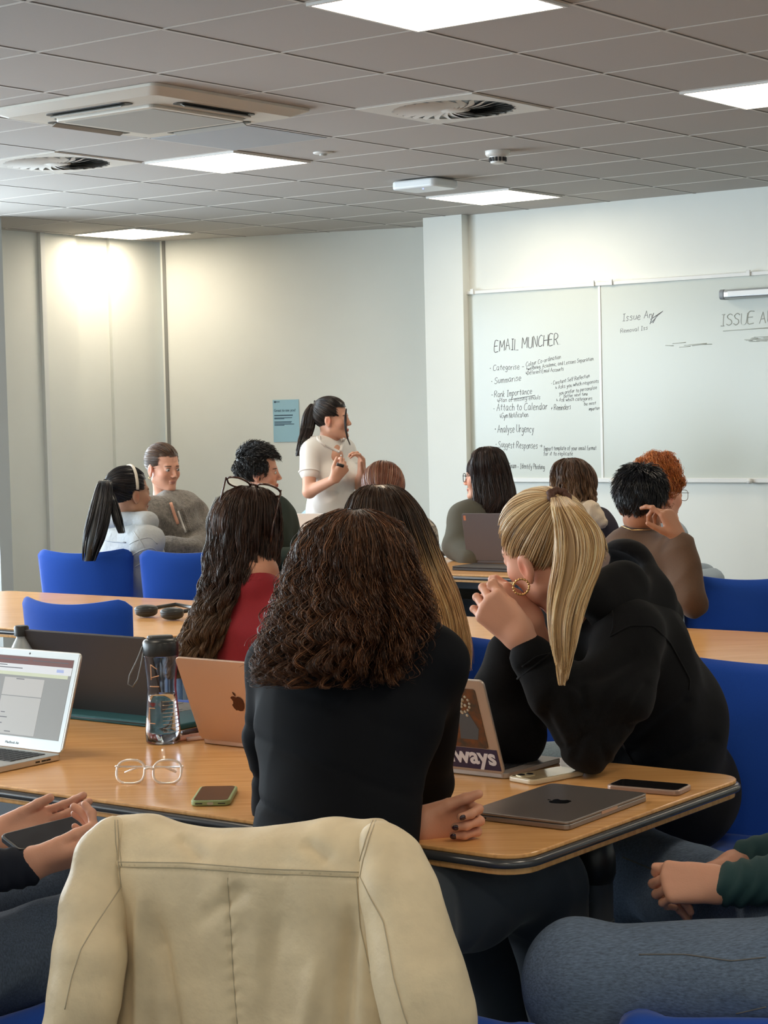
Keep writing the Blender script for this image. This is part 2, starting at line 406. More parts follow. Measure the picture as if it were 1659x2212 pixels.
# air conditioner cassette
ctr=RC(LU(-2),LW(3),CEIL); t=thing('air_conditioner','square cassette air conditioner set in the ceiling on the left','air conditioner',ctr)
M_ac=mat('ac_plastic',(.66,.63,.56),.4); M_acg=mat('ac_grille',(.40,.40,.37),.6,bump=.4,bscale=600)
def sqring(f,r0,r1,z0,z1,rad0=.03,rad1=.03):
    A=rrect(2*r0,2*r0,rad0);B=rrect(2*r1,2*r1,rad1);n=len(A)
    V=[ctr+ROOMAX[0]*x+ROOMAX[1]*y+np.array([0,0,z0]) for x,y in A]+[ctr+ROOMAX[0]*x+ROOMAX[1]*y+np.array([0,0,z1]) for x,y in B]
    f.add(V,[(k,(k+1)%n,n+(k+1)%n,n+k) for k in range(n)])
f=MB(); sqring(f,.475,.475,-.001,-.012,.03,.03); sqring(f,.475,.42,-.012,-.036,.03,.04); sqring(f,.42,.285,-.036,-.040,.04,.02); f.build('panel',M_ac,t,auto=30)
f=MB(); f.prism(rrect(.56,.56,.03),ctr,ROOMAX,-.052,-.034); f.build('grille_frame',M_ac,t,smooth=False,bevel=.004)
f=MB(); f.prism(rrect(.50,.50,.01),ctr,ROOMAX,-.0535,-.050); f.build('grille',M_acg,t,smooth=False)
for ax,sg in((0,1),(0,-1),(1,1),(1,-1)):
    A=ROOMAX[ax]*sg; Bv=ROOMAX[1-ax]
    f=MB(); f.prism(rrect(.46,.06,.028),ctr+A*.355+np.array([0,0,-.0388]),[Bv,A,np.cross(Bv,A)],-.002,.002); f.build('outlet',M_black,t,smooth=False)
    f=MB(); f.box(ctr+A*.362+np.array([0,0,-.045]),(.2,.014,.002),[Bv,A*.9+np.array([0,0,-.43]),np.cross(Bv,A)]); f.build('louvre',M_acg,t,smooth=False)
# smoke detector
q=onz(1075,326,CEIL); t=thing('smoke_detector','round white smoke detector hanging from the ceiling','smoke detector',q)
M_w=mat('white_plastic',(.72,.71,.68),.35)
f=MB(); f.lathe(q,[(.062,0),(.062,-.016),(.055,-.026),(.05,-.028)],40); f.build('base',M_w,t,auto=40)
f=MB(); f.lathe(q,[(.044,-.02),(.036,-.06),(.02,-.064)],40); f.build('sensing_chamber',M_w,t,auto=50)
for k in range(14):
    an=k/14*6.283; f=MB(); f.box(q+np.array([.042*math.cos(an),.042*math.sin(an),-.043]),(.006,.002,.010),frame((-math.sin(an),math.cos(an),0))); f.build('slot',M_black,t,smooth=False)
# access point
q=onz(918,388,CEIL); t=thing('wifi_box','white rounded box fixed under the ceiling beside a light','wireless router',q)
f=MB(); f.prism(rrect(.30,.24,.035),q,ROOMAX,-.055,-.008); f.build('case',mat('ap_white',(.80,.84,.86),.35),t,smooth=False,bevel=.012)
f=MB(); f.box(q+[0,0,-.004],(.06,.06,.004),ROOMAX); f.build('bracket',M_black,t,smooth=False)
qq=onz(914,408,CEIL-.0565); f=MB(); f.lathe(qq,[(.0035,-.002),(.0035,.002)],12); f.build('indicator_light',mat('blue_led',(.1,.15,1),.3,emit=4),t,label='small blue light')
q=onz(698,329,CEIL); t=thing('ceiling_sensor','small flat round sensor on the ceiling between two lights','sensor',q)
f=MB(); f.lathe(q,[(.05,0),(.048,-.006),(.03,-.008)],28); f.build('ring',M_w,t); f=MB(); f.lathe(q,[(.02,-.006),(.018,-.016),(.006,-.018)],20); f.build('lens',mat('sensor_lens',(.45,.45,.43),.3),t)
# ================================================================ WHITEBOARD, POSTER
def bw(x,y): # point on the whiteboard surface
    return onw(x,y,W1-.02)
WN=-np.array([WX[0],WX[1],0]); BU=np.array([UX[0],UX[1],0])
pl=onw(1012,633,W1); pb=onw(1019,1036,W1); z1=pl[2]; z0=pb[2]; u0=pl@BU; um=onw(1300,700,W1)@BU; ur=U1-1.2
M_wb=mat('whiteboard',(.54,.57,.52),.22,spec=.35); M_wf=mat('board_frame',(.74,.74,.72),.35)
t=thing('whiteboard','large two-panel whiteboard with handwriting on the far wall','whiteboard',RC(um,W1,z0))
for (a,c) in((u0,um-.006),(um+.006,ur)):
    f=MB(); f.box(RC((a+c)/2,W1-.012,(z0+z1)/2),((c-a)/2,.01,(z1-z0)/2),ROOMAX); f.build('panel',M_wb,t,smooth=False)
for (a,c,zz,h) in((u0,ur,z1,.012),(u0,ur,z0,.014)):
    f=MB(); f.box(RC((a+c)/2,W1-.018,zz),((c-a)/2,.018,h),ROOMAX); f.build('frame_rail',M_wf,t,smooth=False,bevel=.003)
for a in(u0,um,ur):
    f=MB(); f.box(RC(a,W1-.015,(z0+z1)/2),(.009,.012,(z1-z0)/2),ROOMAX); f.build('frame_upright',M_wf,t,smooth=False,bevel=.002)
for x in(1022,1282,1321,1618):
    q=onw(x,632-(x-1012)*.072,W1-.03); f=MB(); f.box(RC(q@BU,W1-.04,z1+.005),(.012,.006,.018),ROOMAX); f.build('clip',M_wf,t,smooth=False,bevel=.002)
for x in(1325,1622):
    q=onw(x,1034,W1-.03); f=MB(); f.lathe(RC(q@BU,W1-.045,z0-.004),[(.016,-.014),(.016,.014)],16,[ROOMAX[0],ROOMAX[2],-ROOMAX[1]]); f.build('rail_bracket',M_wf,t)
# stroke lettering (single line handwriting)
GL={'A':'0,0 2,6 4,0;1,2.4 3,2.4','B':'0,0 0,6 2.6,6 3,4.6 2,3.2 0,3.2;2,3.2 3.4,2 3,.3 0,0','C':'4,5.4 2.4,6 .6,4.6 .2,2 1,.3 3,0 4,.8','D':'0,0 0,6 2.6,5.2 3.8,3 2.6,.6 0,0','E':'3.4,6 0,6 0,0 3.6,0;0,3.1 2.6,3.2',
'G':'4,5.2 2,6 .2,4 .3,1.2 2,0 3.8,1 3.8,2.8 2.4,2.8','H':'0,0 0,6;4,0 4,6;0,3 4,3.2','I':'.4,6 2.6,6;1.5,6 1.5,0;.4,0 2.6,0','K':'0,0 0,6;3.6,6 0,2.6 3.8,0','L':'0,6 0,0 3.4,0','M':'0,0 .4,6 2.4,2 4.4,6 4.8,0','N':'0,0 0,6 3.6,0 3.6,6',
'P':'0,0 0,6 2.8,5.8 3.2,4 2,2.8 0,3','R':'0,0 0,6 2.8,5.8 3.2,4.2 1.8,3.2 0,3;1.4,3.2 3.8,0','S':'3.6,5.2 2,6 .4,5 1,3.6 3,2.6 3.4,1 1.8,0 0,.8','U':'0,6 .2,1 1.8,0 3.4,1 3.6,6','W':'0,6 1.2,0 2.4,4 3.6,0 4.8,6',
'a':'3,3.4 1.2,3.8 .2,2 1,.1 2.6,1 3,3.4 3,.4 3.6,0','b':'.2,6 .2,0 2.2,.2 2.8,2 1.8,3.6 .3,2.6','c':'2.8,3.2 1.4,3.8 .2,2 1.2,.1 2.8,.6','d':'2.8,2.8 1.2,3.6 .2,1.8 1.2,0 2.6,1 2.8,6;2.8,2 3,0','e':'.3,1.8 2.8,2.2 2.2,3.7 .8,3.4 .2,1.4 1.4,0 3,.6','f':'2.6,5.6 1.6,6 1.1,4.6 1,-.6;0,3.4 2.2,3.5',
'g':'2.8,3.2 1.2,3.8 .2,2.2 1.2,.6 2.6,1.6 2.8,3.4 2.7,-1.2 1.4,-2.2 .2,-1.4','h':'.2,6 .2,0;.2,2.4 1.6,3.7 2.6,2.6 2.7,0','i':'.5,3.6 .5,0;.5,5 .6,5.2','k':'.2,6 .2,0;2.2,3.6 .3,1.6 2.4,0','l':'.5,6 .5,.4 1,0','m':'.1,3.6 .2,0;.2,2.6 1.2,3.7 1.9,2.6 2,0;2,2.6 3.1,3.7 3.8,2.6 3.8,0','n':'.1,3.6 .2,0;.2,2.5 1.5,3.7 2.5,2.6 2.6,0',
'o':'1.4,3.7 .2,2.4 .6,.4 1.8,0 2.8,1.4 2.4,3.2 1.4,3.7','p':'.2,3.6 .2,-2.2;.2,2.8 1.6,3.7 2.8,2.4 2,.4 .3,.6','r':'.2,3.6 .2,0;.2,2.2 1.2,3.6 2.2,3.5','s':'2.6,3.2 1.2,3.8 .4,2.8 2.2,1.4 1.6,0 .1,.5','t':'1.2,5.4 1.2,.6 2,0;0,3.6 2.4,3.7','u':'.2,3.6 .3,.8 1.4,0 2.5,1;2.6,3.6 2.7,0','v':'.1,3.6 1.3,0 2.6,3.6','w':'.1,3.6 1,0 2,2.8 3,0 3.9,3.6',
'y':'.1,3.6 1.4,.4;2.7,3.6 1,-2.2 .1,-1.8','z':'.1,3.6 2.6,3.6 .1,0 2.8,.1','x':'.1,3.6 2.6,0;2.6,3.6 .1,0','-':'.2,2 2.6,2.1','+':'.2,2 2.8,2;1.5,3.4 1.5,.6','>':'0,2.4 3.4,2.4;2.2,3.6 3.6,2.4 2.2,1.2','*':'.8,2.2 1.2,2.6 1.4,2.2 1,1.9 .8,2.2','^':'.3,5 .2,2 1.6,2;2.2,3 .9,2;.9,1.2 2.2,1.9',
'.':'.4,.2 .7,0',',':'.6,.4 .2,-.8','/':'0,-1 2.6,6',' ':''}
M_ink=mat('marker_ink',(.06,.055,.06),.5); M_inkf=mat('faded_marker_ink',(.28,.28,.29),.6); M_smudge=mat('ink_smudge',(.46,.485,.45),.4)
def write(s,x,y,x2,y2,hpx,m=M_ink,th=None,dep=.0225):
    th=th or .0008+hpx*.00004
    return write_(s,x,y,x2,y2,hpx,m,th,dep)
def write_(s,x,y,x2,y2,hpx,m,th,dep):
    """handwriting from pixel anchor x,y towards x2,y2 on the board plane; hpx is cap height in pixels"""
    A=onw(x,y,W1-dep); B_=onw(x2,y2,W1-dep); adv=[]
    for ch in s:
        g=GL.get(ch,'0,0 1,0') if ch in GL else GL['o']
        xs=[float(p.split(',')[0]) for st in g.split(';') for p in st.split()] or [1.4]
        adv.append(max(xs)+1.1)
    tot=sum(adv); L=(B_-A)/tot; D=np.array([0,0,1.])*(hpx/FPX*A[1]/6)*1.0; b=MB(); cx=0; r=random.Random(s)
    for ch,w in zip(s,adv):
        g=GL.get(ch,''); jy=r.uniform(-.4,.4)
        for st in g.split(';'):
            pts=[tuple(map(float,p.split(','))) for p in st.split()]
            if len(pts)<2: continue
            pts=[(px_+r.uniform(-.15,.15),py_+jy+r.uniform(-.12,.12)) for px_,py_ in pts]
            # catmull smoothing
            if len(pts)>3:
                q=[];n_=len(pts)
                for i in range(n_-1):
                    p0=pts[max(i-1,0)];p1=pts[i];p2=pts[i+1];p3=pts[min(i+2,n_-1)]
                    for k in range(3):
                        t_=k/3; q.append(tuple(.5*((2*p1[d])+(-p0[d]+p2[d])*t_+(2*p0[d]-5*p1[d]+4*p2[d]-p3[d])*t_*t_+(-p0[d]+3*p1[d]-3*p2[d]+p3[d])*t_**3) for d in(0,1)))
                q.append(pts[-1]); pts=q
            W=[A+L*(cx+px_+.12*py_)+D*py_ for px_,py_ in pts]; b.tube(W,th,4)
        cx+=w
    return b.build('handwriting',m,WB,smooth=False)
WB=t
write('EMAIL MUNCHER.',1068,760,1212,744,23,th=.0022)
for s,x,y,x2,y2,h in [('* Categorise -',1057,801,1133,797,12),('Colour Co-ordination',1136,792,1212,774,9),('^wellbeing, Academic, and Lessons Separation.',1137,800,1284,778,8),('^Different Email Accounts',1136,810,1218,800,8),
 ('* Summarise',1060,830,1127,822,13),('* Constant Self Reflection',1190,832,1274,815,8),('^ Asks you which responses',1200,841,1294,826,8),('you prefer to personalise',1208,853,1290,840,8),('better next time',1218,859,1270,854,7),
 ('^ Ask which categories',1202,868,1280,864,8),('be most',1262,876,1288,873,7),('important',1272,887,1298,884,7),('* Rank Importance',1061,859,1150,851,13),('^Plan of missing emails',1074,870,1168,862,9),
 ('* Attach to Calendar',1065,888,1184,884,15),('+ Reminders',1190,887,1234,884,12),('^Gym Notification.',1080,904,1143,900,11),('* Analyse Urgency',1068,934,1154,934,16),('* Suggest Responses >',1070,966,1172,970,14),
 ('Import template of your email format',1174,973,1289,972,9),('for it to replicate',1174,984,1238,984,9),('* Spam - Identify Phishing',1094,1011,1177,1014,11)]:
    write(s,x,y,x2,y2,h)
for a,c in(((1103,863),(1156,854)),):
    b=MB(); b.tube([onw(*a,W1-.0225),onw(*c,W1-.0225)],.0016,4); b.build('underline',M_ink,WB)
write('Issue An',1344,694,1410,686,15,M_inkf,.0018)
write('Removal Iss',1340,720,1400,712,9,M_inkf,.0014)
for pts in ([(1405,690),(1432,672),(1418,684),(1407,697)],[(1404,700),(1412,676)],[(1410,698),(1420,680)]):
    b=MB(); b.tube([onw(*p,W1-.0225) for p in pts],.0022,4); b.build('pen_stroke',M_inkf,WB)
write('ISSUE AND',1556,704,1690,694,24,M_smudge,.0032)
b=MB(); b.tube([onw(1562,715,W1-.0225),onw(1690,706,W1-.0225)],.003,4); b.build('underline',M_smudge,WB)
b=MB(); r_=random.Random(3)
for i in range(26):
    x=r_.choice([r_.uniform(1435,1510),r_.uniform(1600,1659)]); y=748-(x-1435)*.08+r_.uniform(-5,5); b.tube([onw(x,y,W1-.0222),onw(x+r_.uniform(12,40),y+r_.uniform(-3,2),W1-.0222)],.0022,4)
b.build('rubbed_out_smudge',M_smudge,WB)
# silver projector-screen / eraser rail on the board
A=onw(1560,637,W1-.07); 
t=thing('board_lamp','grey and silver horizontal lamp bar mounted on the whiteboard','lamp',A)
ax=[ROOMAX[0],-ROOMAX[1],ROOMAX[2]]
f=MB(); f.prism(rrect(.09,.06,.02),A-ROOMAX[1]*0,[-ROOMAX[1],ROOMAX[2],ROOMAX[0]],0,.03); f.build('end_cap',mat('lamp_grey',(.26,.28,.30),.4),t,smooth=False,bevel=.004)
f=MB(); f.prism(rrect(.086,.056,.018),A,[-ROOMAX[1],ROOMAX[2],ROOMAX[0]],.03,1.1); f.build('housing',mat('lamp_silver',(.55,.57,.58),.3,metal=.6),t,smooth=False,bevel=.004)
f=MB(); f.box(A+ROOMAX[0]*.56-ROOMAX[1]*.045+ROOMAX[2]*.002,(.5,.003,.014),ROOMAX); f.build('light_strip',mat('lamp_strip',(.80,.82,.82),.3),t,smooth=False)
# poster
pn=PBN; pp=PB0+PBN*.003
def onb(x,y,off=.004): return onplane(x,y,PB0+PBN*off,PBN)
def quad(x0,y0,x1,y1,off,th=.001):
    a,b_,c,d=[onb(x,y,off) for x,y in((x0,y1),(x1,y1),(x1,y0),(x0,y0))]; k=PBN*th
    return [a,b_,c,d,a-k,b_-k,c-k,d-k],[(0,1,2,3),(7,6,5,4),(0,4,5,1),(1,5,6,2),(2,6,7,3),(3,7,4,0)]
a=onb(589,864);c=onb(645,864);e=onb(592,955); PX=(c-a)/np.linalg.norm(c-a); wv=.215; hv=.302
t=thing('poster','light blue printed poster taped to the white wall','poster',a)
pax=frame((PBD[0],PBD[1],0)); O=a.copy(); D3=np.array([PBD[0],PBD[1],0.])
wv=np.linalg.norm(c-a); hv=a[2]-e[2]
f=MB(); f.box(O+D3*wv/2-np.array([0,0,hv/2]),(wv/2,.0008,hv/2),pax); f.build('sheet',mat('poster_blue',(.36,.60,.72),.6),t,smooth=False)
M_pt=mat('print_ink',(.03,.07,.12),.7)
tax=[D3,np.array([0,0,1.]),PBN]
text('heading','Great to see you!',hv*.088,O+D3*wv*.04-np.array([0,0,hv*.28])+PBN*.0015,tax,M_pt,t,sx=wv*.92/(hv*.088*7.9))
f=MB()
for k,(yy,l) in enumerate([(.37,.75),(.43,.72),(.45,.4),(.52,.7),(.55,.68),(.58,.8),(.605,.4)]):
    f.box(O+D3*wv*(.05+l/2*.95)-np.array([0,0,hv*yy])+PBN*.0012,(wv*l/2*.95,.0005,hv*(.007 if k else .012)),pax)
f.box(O+D3*wv*.09-np.array([0,0,hv*.05])+PBN*.0012,(wv*.04,.0005,hv*.02),pax); f.box(O+D3*wv*.2-np.array([0,0,hv*.05])+PBN*.0012,(wv*.07,.0005,hv*.008),pax)
f.build('printed_lines',M_pt,t,smooth=False)
# ================================================================ TABLES
def wood():
    m=bpy.data.materials.new('oak_laminate'); m.use_nodes=True; nt=m.node_tree; b=nt.nodes['Principled BSDF']
    tc=nt.nodes.new('ShaderNodeTexCoord'); mp=nt.nodes.new('ShaderNodeMapping'); mp.inputs['Rotation'].default_value=(0,0,-ANG); mp.inputs['Scale'].default_value=(1.2,26,8)
    n=nt.nodes.new('ShaderNodeTexNoise'); n.inputs['Scale'].default_value=4; n.inputs['Detail'].default_value=6; n.inputs['Distortion'].default_value=.6
    cr=nt.nodes.new('ShaderNodeValToRGB'); cr.color_ramp.elements[0].position=.3; cr.color_ramp.elements[0].color=(.70,.34,.115,1)
    cr.color_ramp.elements[1].position=.7; cr.color_ramp.elements[1].color=(.88,.48,.185,1)
    L=nt.links.new; L(tc.outputs['Object'],mp.inputs[0]); L(mp.outputs[0],n.inputs[0]); L(n.outputs[0],cr.inputs[0]); L(cr.outputs[0],b.inputs['Base Color'])
    b.inputs['Roughness'].default_value=.23; b.inputs['Specular IOR Level'].default_value=.5
    return m
M_wood=wood(); M_band=mat('grey_edge_band',(.10,.10,.105),.25,metal=.5); M_leg=mat('dark_metal',(.075,.085,.10),.4,metal=.2)
TZ=.73
def table(label,u0,u1,w0,w1,legs,corner=.045):
    c=RC((u0+u1)/2,(w0+w1)/2,0); t=thing('table',label,'table',c,'oak-topped folding tables'); t['group']='oak-topped classroom tables'
    W,D=u1-u0,w1-w0
    f=MB(); f.prism(rrect(W-.006,D-.006,corner),c,ROOMAX,TZ-.008,TZ); f.build('tabletop',M_wood,t,smooth=False,bevel=.0025)
    # half-round bumper
    V=[];n=0;pro=[(-.003,-.008),(.003,-.009),(.007,-.013),(.0075,-.018),(.005,-.023),(-.003,-.025)]
    for r,z in pro:
        for x,y in rrect(W-.004+2*r,D-.004+2*r,corner+r,8): V.append(c+ROOMAX[0]*x+ROOMAX[1]*y+np.array([0,0,TZ+z])); n+=1
    n=n//len(pro); F=[(i*n+k,(i+1)*n+k,(i+1)*n+(k+1)%n,i*n+(k+1)%n) for i in range(len(pro)-1) for k in range(n)]
    mk('edge_band',V,F,M_band,t)
    f=MB(); f.prism(rrect(W-.010,D-.010,corner),c,ROOMAX,TZ-.036,TZ-.024); f.build('underside',M_wood,t,smooth=False,bevel=.0025)
    for lu,lw,du in legs:
        p=RC(lu,lw,0); f=MB(); f.lathe(p,[(.036,.06),(.036,TZ-.22),(.034,TZ-.22),(.034,TZ-.04)],28); g=f.build('leg',M_leg,t,auto=30)
        f=MB(); f.tube([p+[0,0,TZ-.19],p+ROOMAX[0]*du*.08+[0,0,TZ-.12],p+ROOMAX[0]*du*.22+[0,0,TZ-.06],p+ROOMAX[0]*du*.34+[0,0,TZ-.05]],[.038,.034,.026,.02],10); f.build('bracket',M_leg,t)
        f=MB(); f.lathe(p,[(.030,TZ-.16),(.040,TZ-.13),(.040,TZ-.10),(.028,TZ-.045)],24); f.build('joint_cap',M_black,t)
        f=MB(); f.tube([p+ROOMAX[1]*-.3+[0,0,.03],p+[0,0,.055],p+ROOMAX[1]*.3+[0,0,.03]],[.018,.03,.018],8); f.build('foot',M_leg,t)
    f=MB(); f.box(c+np.array([0,0,TZ-.075]),(W/2-.35,.02,.035),ROOMAX); f.build('crossbar',M_leg,t,smooth=False,bevel=.004)
    return t
table('front oak table holding the open white-edged laptop and the closed grey laptop',-3.75,-1.79,2.72,3.565,[(-1.915,3.17,-1),(-3.45,3.22,1)],.06)
table('oak table on the left with black headphones on it',-6.55,-4.62,4.83,5.9,[(-4.95,5.35,-1),(-6.3,5.35,1)])
table('empty oak table on the right behind the ponytailed woman in black',-4.1,-2.15,4.9,5.85,[(-3.8,5.35,1),(-2.45,5.35,-1)])
table('oak table carrying the grey laptop of the woman in round glasses',-6.2,-4.5,7.33,8.15,[(-5.95,7.75,1),(-4.75,7.75,-1)])
q=onz(425,1211,TZ); 
table('oak table with the pink and the white laptop before the seated group',-7.8,-6.3,7.35,8.15,[(-7.5,7.75,1),(-6.45,7.75,-1)])
table('oak table whose corner shows at the right edge beside the wall',-3.52,-1.75,7.06,7.86,[(-3.2,7.46,1),(-2.1,7.46,-1)])
# ================================================================ CHAIRS
M_blue=mat('blue_fabric',(.014,.078,.44),.85,noise=.12,nscale=900,bump=.25,bscale=1100,sheen=.25,spec=.25)
def make_chair():
    t=thing('conference_chair','x','chair',(0,0,0),'blue upholstered conference chairs')
    def surf(s,v):
        hw=.205+.025*v; x=s*hw; zt=.870+.026*s*s-.035*max(0,abs(s)-.8)**2*25; z=.45+(zt-.45)*v
        y=-.235-.075*v+.075*abs(s)**2.2*(.4+.6*v); return np.array([x,y,z])
    n,m=25,17; A=[];B=[]
    for i in range(n):
        for j in range(m):
            s=-1+2*i/(n-1); v=j/(m-1); p=surf(s,v); e=1e-3
            N=np.cross(surf(s+e,v)-surf(s-e,v),surf(s,v+e)-surf(s,v-e)); N/=np.linalg.norm(N)
            k=.017*(1-abs(s)**6)**.5*(1-max(0,v-.0)**10)**.5+.0035; A.append(p+N*k); B.append(p-N*k)
    F=[(i*m+j,(i+1)*m+j,(i+1)*m+j+1,i*m+j+1) for i in range(n-1) for j in range(m-1)]; o=n*m
    F2=[(o+a,o+d,o+c,o+b) for a,b,c,d in F]
    bd=[i*m for i in range(n)]+[(n-1)*m+j for j in range(1,m)]+[i*m+m-1 for i in range(n-2,-1,-1)]+[j for j in range(m-2,0,-1)]
    F3=[(bd[k],o+bd[k],o+bd[(k+1)%len(bd)],bd[(k+1)%len(bd)]) for k in range(len(bd))]
    mk('backrest',A+B,F+F2+F3,M_blue,t)
    V,Fc=nets([C((-.15,-.2,.455),(.15,-.2,.455),.03,.03,.03),C((-.19,.16,.46),(.19,.16,.46),.035,.035,.04),C((-.17,-.2,.455),(-.19,.16,.462),.03,.035,.03),C((.17,-.2,.455),(.19,.16,.462),.03,.035,.03),E((0,-.01,.452),(.2,.22,.035),.04)],.014)
    mk('seat',V,Fc,M_blue,t)
    f=MB(); f.box((0,-.0,.412),(.13,.13,.012)); f.build('seat_frame',M_black,t,smooth=False,bevel=.005)
    for sx in(-1,1):
        for sy in(-1,1):
            f=MB(); f.tube([(sx*.12,sy*.12,.41),(sx*.2,sy*.19,.35),(sx*.23,sy*.23,.01)],.012,8); f.build('leg',M_black,t)
    return t
CH=make_chair(); first=[True]
def chair(label,x,y,dir_,z=0):
    t=CH if first[0] else ctree(CH)
    first[0]=False; t.scale=(1,1,1); d=np.array(dir_,float); t.location=(x,y,z); t.rotation_euler=(0,0,math.atan2(d[1],d[0])-math.pi/2); t['label']=label; return t
def chpx(label,px,py,d,dir_):
    """backrest top centre at pixel, distance d"""
    q=P(px,py,d); dd=np.array(dir_,float); dd/=np.linalg.norm(dd); chair(label,q[0]+dd[0]*.31,q[1]+dd[1]*.31,dir_)
chpx('blue chair under the cream leather jacket, in the foreground',528,1838,2.90,(.6,.8)); CH.scale=(1,1,.95)
chpx('blue chair behind the woman in the black hooded top, at the right edge',1668,1490,4.55,(-.55,-.84))
chpx('blue chair with its back to us between the two left tables',135,1312,6.45,(.5,.87))
chpx('blue chair cut off by the left edge beyond the front table',-95,1430,5.3,(-.6,-.8))
chpx('blue chair that the woman with the white headband sits in',172,1212,8.88,(.22,.97))
chpx('empty blue chair beside the one of the woman with the headband',412,1226,8.72,(-.05,1))
chpx('blue chair of the dark-haired person in the brown sweater',1385,1256,6.95,(-.45,.9))
chpx('empty blue chair behind the right table, touching the right edge',1622,1300,6.75,(.1,1))
chpx('blue chair under the thighs of the person in the teal sleeves',1990,1800,3.25,(-1,.12))
chpx('blue chair under the person holding the black phone at the left',-523,1800,3.05,(.6,.8))
chpx('blue chair seen under the elbow of the ponytailed woman',1165,1600,5.05,(-.6,-.8))
# ================================================================ LAPTOPS
M_key=mat('black_keys',(.015,.015,.017),.45)
def laptop(label,corner,du,dv,W,D,openang,mbody,mlid=None,th=.012,lth=.006,keyb=True,screen=None,bezel=None,rad=.012):
    """corner: hinge-left corner on the table, du: along the hinge, dv: towards the user; openang from closed"""
    du=np.array([*du,0.])/np.linalg.norm(du); dv=np.array([*dv,0.])/np.linalg.norm(dv); Z=np.array([0,0,1.])
    c=np.array(corner,float); mlid=mlid or mbody
    t=thing('laptop',label,'laptop',c+du*W/2+dv*D/2,None)
    ax=[du,dv,np.cross(du,dv)]; sg=1 if ax[2][2]>0 else -1; ax[2]=Z
    o=c+du*W/2+dv*D/2+Z*.001
    f=MB(); pl_=rrect(W,D,rad); pl_=pl_ if sg>0 else pl_[::-1]
    f.prism(pl_,o,ax,.0,th); f.build('base',mbody,t,smooth=False,bevel=.0018)
    if keyb:
        f=MB(); nk=13
        for r in range(6):
            for k in range(nk):
                x=-W*.42+W*.84*(k+.5)/nk; y=-D*.40+D*.46*(r+.5)/6
                f.box(o+du*x+dv*y+Z*(th+.0006),(W*.84/nk*.43,D*.46/6*.42,.0008),[du,dv,Z])
        f.build('keyboard',M_key,t,smooth=False)
        f=MB(); f.box(o+dv*D*.27+Z*(th+.0003),(W*.18,D*.17,.0003),[du,dv,Z]); f.build('trackpad',mbody,t,smooth=False)
    a=openang; L=dv*math.cos(a)+Z*math.sin(a); N=np.cross(du,L); N=N if N@dv>0 or (a>2.9) else -N   # N faces the user
    if a<.1: L=dv; N=-Z
    lo=c+du*W/2+L*(D/2)+Z*(th+.002)+(dv*0)
    f=MB(); A=[du,L,N]; pl_=rrect(W,D,rad)
    if np.linalg.det(np.array(A))<0: pl_=pl_[::-1]
    f.prism(pl_,lo,A,-lth,0); lid=f.build('lid',mlid,t,smooth=False,bevel=.0018)
    if screen is not None:
        f=MB(); f.box(lo+N*.0004,(W*.485,D*.485,.0003),A); f.build('bezel',bezel or M_black,t,smooth=False)
        sc_=MB(); sc_.box(lo+N*.0009+L*.004,(W*.445,D*.405,.0003),A); s_=sc_.build('screen',screen,t,smooth=False)
    return t,lo,du,L,N,o
M_sil=mat('silver_aluminium',(.62,.62,.60),.35,metal=.75); M_grey=mat('space_grey_aluminium',(.30,.265,.245),.34,metal=.75)
M_rose=mat('rose_gold_aluminium',(.60,.42,.32),.4,metal=.7); M_dk=mat('dark_laptop_shell',(.035,.028,.026),.5); M_pinkl=mat('pink_laptop_shell',(.62,.34,.26),.45)
M_wl=mat('white_laptop_shell',(.75,.73,.70),.4); M_gl=mat('grey_laptop_shell',(.13,.11,.115),.5,metal=.2)
M_scr=mat('lit_screen',(.22,.23,.235),.2,emit=.25); M_wbez=mat('white_bezel',(.66,.74,.80),.25,metal=.3)
uR=(UX[0],UX[1]); wR=(WX[0],WX[1]); uL=(-UX[0],-UX[1]); wL=(-WX[0],-WX[1])
APPLE=[(0,-.48),(.12,-.44),(.25,-.46),(.37,-.32),(.44,-.14),(.33,-.04),(.29,.10),(.36,.24),(.42,.28),(.32,.38),(.17,.40),(.02,.34),(-.14,.40),(-.30,.35),(-.42,.20),(-.44,-.02),(-.36,-.28),(-.24,-.44),(-.12,-.47)]
LEAF=[(0,.42),(.02,.56),(.14,.66),(.16,.66),(.14,.52),(.04,.42)]
def apple(parent,o,ax,s,m,dep=.0006):
    f=MB(); f.prism([(x*s,y*s) for x,y in APPLE],o,ax,0,dep); f.prism([(x*s,y*s) for x,y in LEAF],o,ax,0,dep); f.build('logo',m,parent,smooth=False)
# open silver laptop at the left edge, screen towards us
hr=onz(134,1642,TZ); W_,D_=.325,.225
cL=hr+np.array([uL[0],uL[1],0])*W_
t,lo,du,L,N,o=laptop('open silver laptop with a lit document on its screen, at the left edge',cL,uR,wL,W_,D_,math.radians(108),M_sil,screen=M_scr,bezel=M_wbez,th=.013)
SA=[du,L,N]
def sq(name,x0,x1,y0,y1,m,k=.0014):
    f=MB(); f.box(lo+du*W_*((x0+x1)/2-.5)+L*D_*((y0+y1)/2-.5)+N*k,(W_*(x1-x0)/2,D_*(y1-y0)/2,.0001),SA); f.build(name,m,t,smooth=False)
def em(n,c,e=.8): return mat(n,c,.3,emit=e*.38)
sq('browser_bar',.055,.945,.84,.918,em('ui_maroon',(.10,.022,.02),.6)); sq('title_bar',.055,.945,.76,.84,em('ui_pale',(.50,.52,.56),.7)); sq('toolbar',.08,.92,.725,.76,em('ui_green',(.42,.46,.34),.7))
sq('document_page',.30,.70,.52,.70,em('ui_page',(.36,.355,.355),.6)); sq('document_page',.30,.70,.13,.51,em('ui_page_b',(.34,.34,.34),.6))
